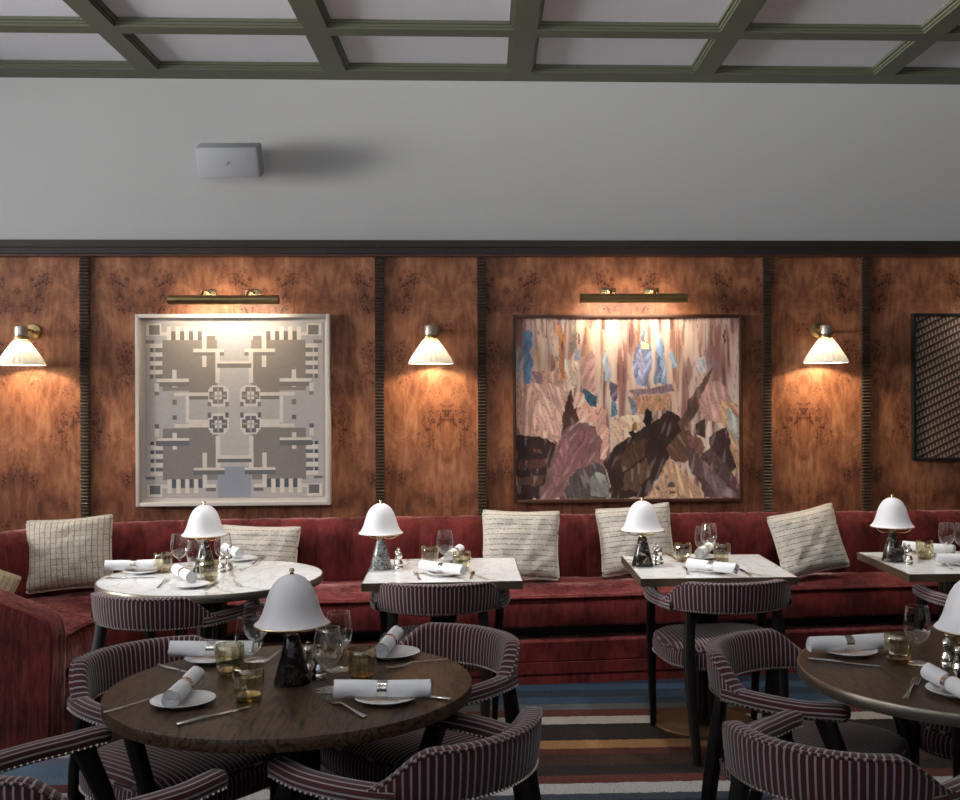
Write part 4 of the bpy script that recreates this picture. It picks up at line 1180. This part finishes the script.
napkin(-0.411, 2.933, -0.146, 2.918, 'rolled white napkin lying crosswise at the front right of the foreground oak table')
fork(-0.284, 2.748, -0.460, 2.995, 'fork in front of the front right napkin on the foreground oak table')
knife(-0.104, 2.935, -0.294, 3.005, 'knife under the front right napkin, its handle toward the table edge')
# ---- round marble table
TB = 'on the round marble table'
tumbler(-1.497, 5.143, 'amber tumbler farthest left ' + TB)
tumbler(-1.224, 4.892, 'amber tumbler in front of the lamp ' + TB, .2)
wine(-1.433, 5.182, 'wine glass at the left of the group ' + TB)
wine(-1.289, 4.922, 'wine glass in front of the lamp ' + TB)
wine(-1.236, 5.198, 'wine glass right of the lamp ' + TB + ', seen against a cream cushion')
pepper(-1.213, 5.081, 'silver pepper mill ' + TB)
salt(-1.201, 5.166, 'shorter silver mill ' + TB + ', right of its taller mate')
plate(-1.590, 5.135, 'white side plate at the left of the round marble table')
napkin(-1.729, 5.145, -1.534, 5.160, 'rolled white napkin lying crosswise at the left of the round marble table')
knife(-1.699, 4.977, -1.492, 4.990, 'knife at the left of the round marble table')
plate(-1.267, 4.743, 'white side plate nearest us on the round marble table')
napkin(-1.261, 4.767, -1.413, 5.039, 'rolled white napkin pointing at us in the middle of the round marble table')
fork(-1.388, 4.655, -1.420, 4.985, 'fork left of the front plate on the round marble table')
knife(-1.181, 4.618, -1.176, 4.888, 'knife right of the front plate on the round marble table')
plate(-1.223, 5.493, 'white side plate at the back right of the round marble table')
napkin(-1.197, 5.442, -1.375, 5.763, 'rolled white napkin at the back right of the round marble table')
fork(-1.132, 5.342, -1.121, 5.569, 'fork at the back right of the round marble table')
# ---- middle square table
TB = 'on the middle square marble table'
pepper(-0.412, 5.140, 'silver pepper mill ' + TB)
salt(-0.428, 5.276, 'shorter silver mill behind the pepper mill ' + TB)
tumbler(-0.276, 5.281, 'amber tumbler left of the wine glass ' + TB)
tumbler(-0.119, 5.090, 'amber tumbler right of the wine glass ' + TB, .2)
wine(-0.202, 5.214, 'single wine glass ' + TB)
plate(-0.193, 4.982, 'white side plate nearest us ' + TB, .95)
napkin(-0.295, 5.045, -0.114, 4.894, 'rolled white napkin nearest us ' + TB)
fork(-0.290, 4.802, -0.340, 5.105, 'fork left of the front plate ' + TB)
knife(-0.077, 4.787, -0.063, 5.115, 'knife right of the front plate ' + TB)
plate(-0.155, 5.416, 'white side plate at the back ' + TB, .9)
napkin(-0.191, 5.306, -0.135, 5.601, 'rolled white napkin at the back ' + TB)
# ---- square table under the cave painting
TB = 'on the square table under the cave painting'
pepper(0.810, 5.173, 'silver pepper mill ' + TB)
salt(0.820, 5.330, 'shorter silver mill behind the pepper mill ' + TB)
tumbler(0.947, 5.304, 'amber tumbler left of the wine glasses ' + TB)
tumbler(1.132, 5.275, 'amber tumbler right of the wine glasses ' + TB, .2)
wine(1.041, 5.282, 'front wine glass ' + TB)
wine(1.092, 5.392, 'rear wine glass peeking out behind another ' + TB)
plate(1.027, 4.981, 'white side plate nearest us ' + TB)
napkin(0.919, 5.017, 1.105, 4.837, 'rolled white napkin nearest us ' + TB)
fork(0.897, 4.851, 0.928, 5.195, 'fork left of the front plate ' + TB)
knife(1.168, 4.860, 1.167, 5.029, 'knife right of the front plate ' + TB)
plate(1.063, 5.394, 'white side plate at the back ' + TB, .9)
napkin(1.012, 5.284, 1.148, 5.614, 'rolled white napkin at the back ' + TB)
knife(0.911, 5.525, 0.927, 5.355, 'dark-looking knife near the back left corner ' + TB)
# ---- square table at the right edge
TB = 'on the square marble table at the right edge'
pepper(1.978, 5.090, 'silver pepper mill ' + TB)
salt(2.016, 5.244, 'shorter silver mill behind the pepper mill ' + TB)
tumbler(2.137, 5.300, 'amber tumbler ' + TB)
wine(2.264, 5.341, 'wine glass fully in view ' + TB)
wine(2.332, 5.319, 'wine glass cut by the right edge ' + TB)
plate(2.242, 5.428, 'white side plate at the back ' + TB, .9)
napkin(2.150, 5.504, 2.282, 5.390, 'rolled white napkin at the back ' + TB)
fork(2.118, 4.904, 2.171, 5.233, 'fork ' + TB)
plate(2.255, 5.101, 'white side plate cut off by the right edge on the rightmost square table')
napkin(2.136, 5.079, 2.335, 5.065, 'rolled white napkin cut off by the right edge on the rightmost square table')
# ---- right-hand oak table
TB = 'on the right-hand oak table'
tumbler(1.232, 3.259, 'amber tumbler beside the wine glass ' + TB)
tumbler(1.466, 3.347, 'amber tumbler half cut off by the edge, behind the mills ' + TB, .2)
wine(1.287, 3.250, 'single large wine glass ' + TB)
pepper(1.353, 3.191, 'silver pepper mill left of the lamp ' + TB)
salt(1.368, 3.143, 'shorter silver mill at the right edge ' + TB)
plate(1.126, 3.381, 'white side plate at the back left ' + TB)
napkin(0.985, 3.363, 1.253, 3.400, 'rolled white napkin lying crosswise at the back left ' + TB)
knife(0.959, 3.326, 1.177, 3.202, 'knife in front of the back left plate ' + TB)
fork(1.085, 2.837, 1.226, 3.084, 'fork in the middle ' + TB)
plate(1.265, 2.914, 'white side plate at the right edge ' + TB)
napkin(1.227, 3.008, 1.240, 2.773, 'rolled white napkin slanting at the right edge ' + TB)

# ---------------------------------------------------------------- light
def area(name, loc, rot, sx, sy, e, col, spread=180):
    l = bpy.data.lights.new(name, 'AREA'); l.shape = 'RECTANGLE'; l.size = sx; l.size_y = sy; l.energy = e; l.color = col; l.spread = rad(spread)
    o = bpy.data.objects.new(name, l); C.objects.link(o); o.location = loc; o.rotation_euler = rot; return o
for (a, b_) in wins:      # daylight entering by each window, pointing +X
    area('window_daylight', (XL + .02, (a + b_) / 2, 2.4), (0, rad(-WIN_T[a]), 0), 1.5, 1.4, WIN_E[a], WIN_C, WIN_S[a])
for x in (-2.8, .8): area('clerestory_fill', (x, YB + .02, 2.83), (rad(90 + FILL_T), 0, 0), 2.6, .7, FILL_E, WIN_C, FILL_S)  # added fill, tilted up to even out the upper wall and ceiling
for x, y, e_, w_ in SPOTS:      # recessed spotlights in the ceiling lattice, over the tables
    t = empty('ceiling_spotlight', (x, y, ZC)); m = MB(); m.lathe([(.030, -.001), (.044, -.001), (.046, -.006), (.040, -.010), (.030, -.006)], 32, cap=False)
    rg = obj('trim_ring', m, M['frame_black'], t); m = MB(); m.lathe([(0, -.001), (.030, -.001), (.030, -.003), (0, -.003)], 24); obj('lens', m, M['bulb'], t)
    tag(t, 'small recessed ceiling spotlight above the ' + w_, 'spotlight', 'recessed ceiling spotlights')
    l = bpy.data.lights.new('spotlight_beam', 'SPOT'); l.energy = e_ * SPK; l.color = (1, .97, .93); l.spot_size = rad(SPA); l.spot_blend = 1; l.shadow_soft_size = .09
    o = bpy.data.objects.new('spotlight_beam', l); C.objects.link(o); o.parent = t; o.location = (0, 0, -.02); o.rotation_euler = (rad(6), 0, 0)
wd = bpy.data.worlds.new('daylight'); bpy.context.scene.world = wd; wd.use_nodes = True
bg = wd.node_tree.nodes['Background']; bg.inputs[0].default_value = (.62, .75, 1, 1); bg.inputs[1].default_value = 1.0

# ---------------------------------------------------------------- camera
cam = bpy.data.cameras.new('camera'); co = bpy.data.objects.new('camera', cam); C.objects.link(co)
cam.sensor_width = 36; cam.lens = 36 * 1100 / 960; cam.clip_start = .05
cam.shift_x = -53 / 960; cam.shift_y = -4.7 / 960
psi = rad(2.4); fwd = Vector((math.sin(psi), math.cos(psi), 0)); right = Vector((math.cos(psi), -math.sin(psi), 0)); up = Vector((0, 0, 1))
ro = ROLLANG
r2 = right * math.cos(ro) + up * math.sin(ro); u2 = -right * math.sin(ro) + up * math.cos(ro)
Mx = Matrix((r2, u2, -fwd)).transposed().to_4x4(); co.matrix_world = Matrix.Translation((0, 0, 1.56)) @ Mx
bpy.context.scene.camera = co
vs_ = bpy.context.scene.view_settings
vs_.view_transform = 'Standard'; vs_.look = 'None'; vs_.gamma = 1; vs_.use_curve_mapping = False; vs_.exposure = EXPO
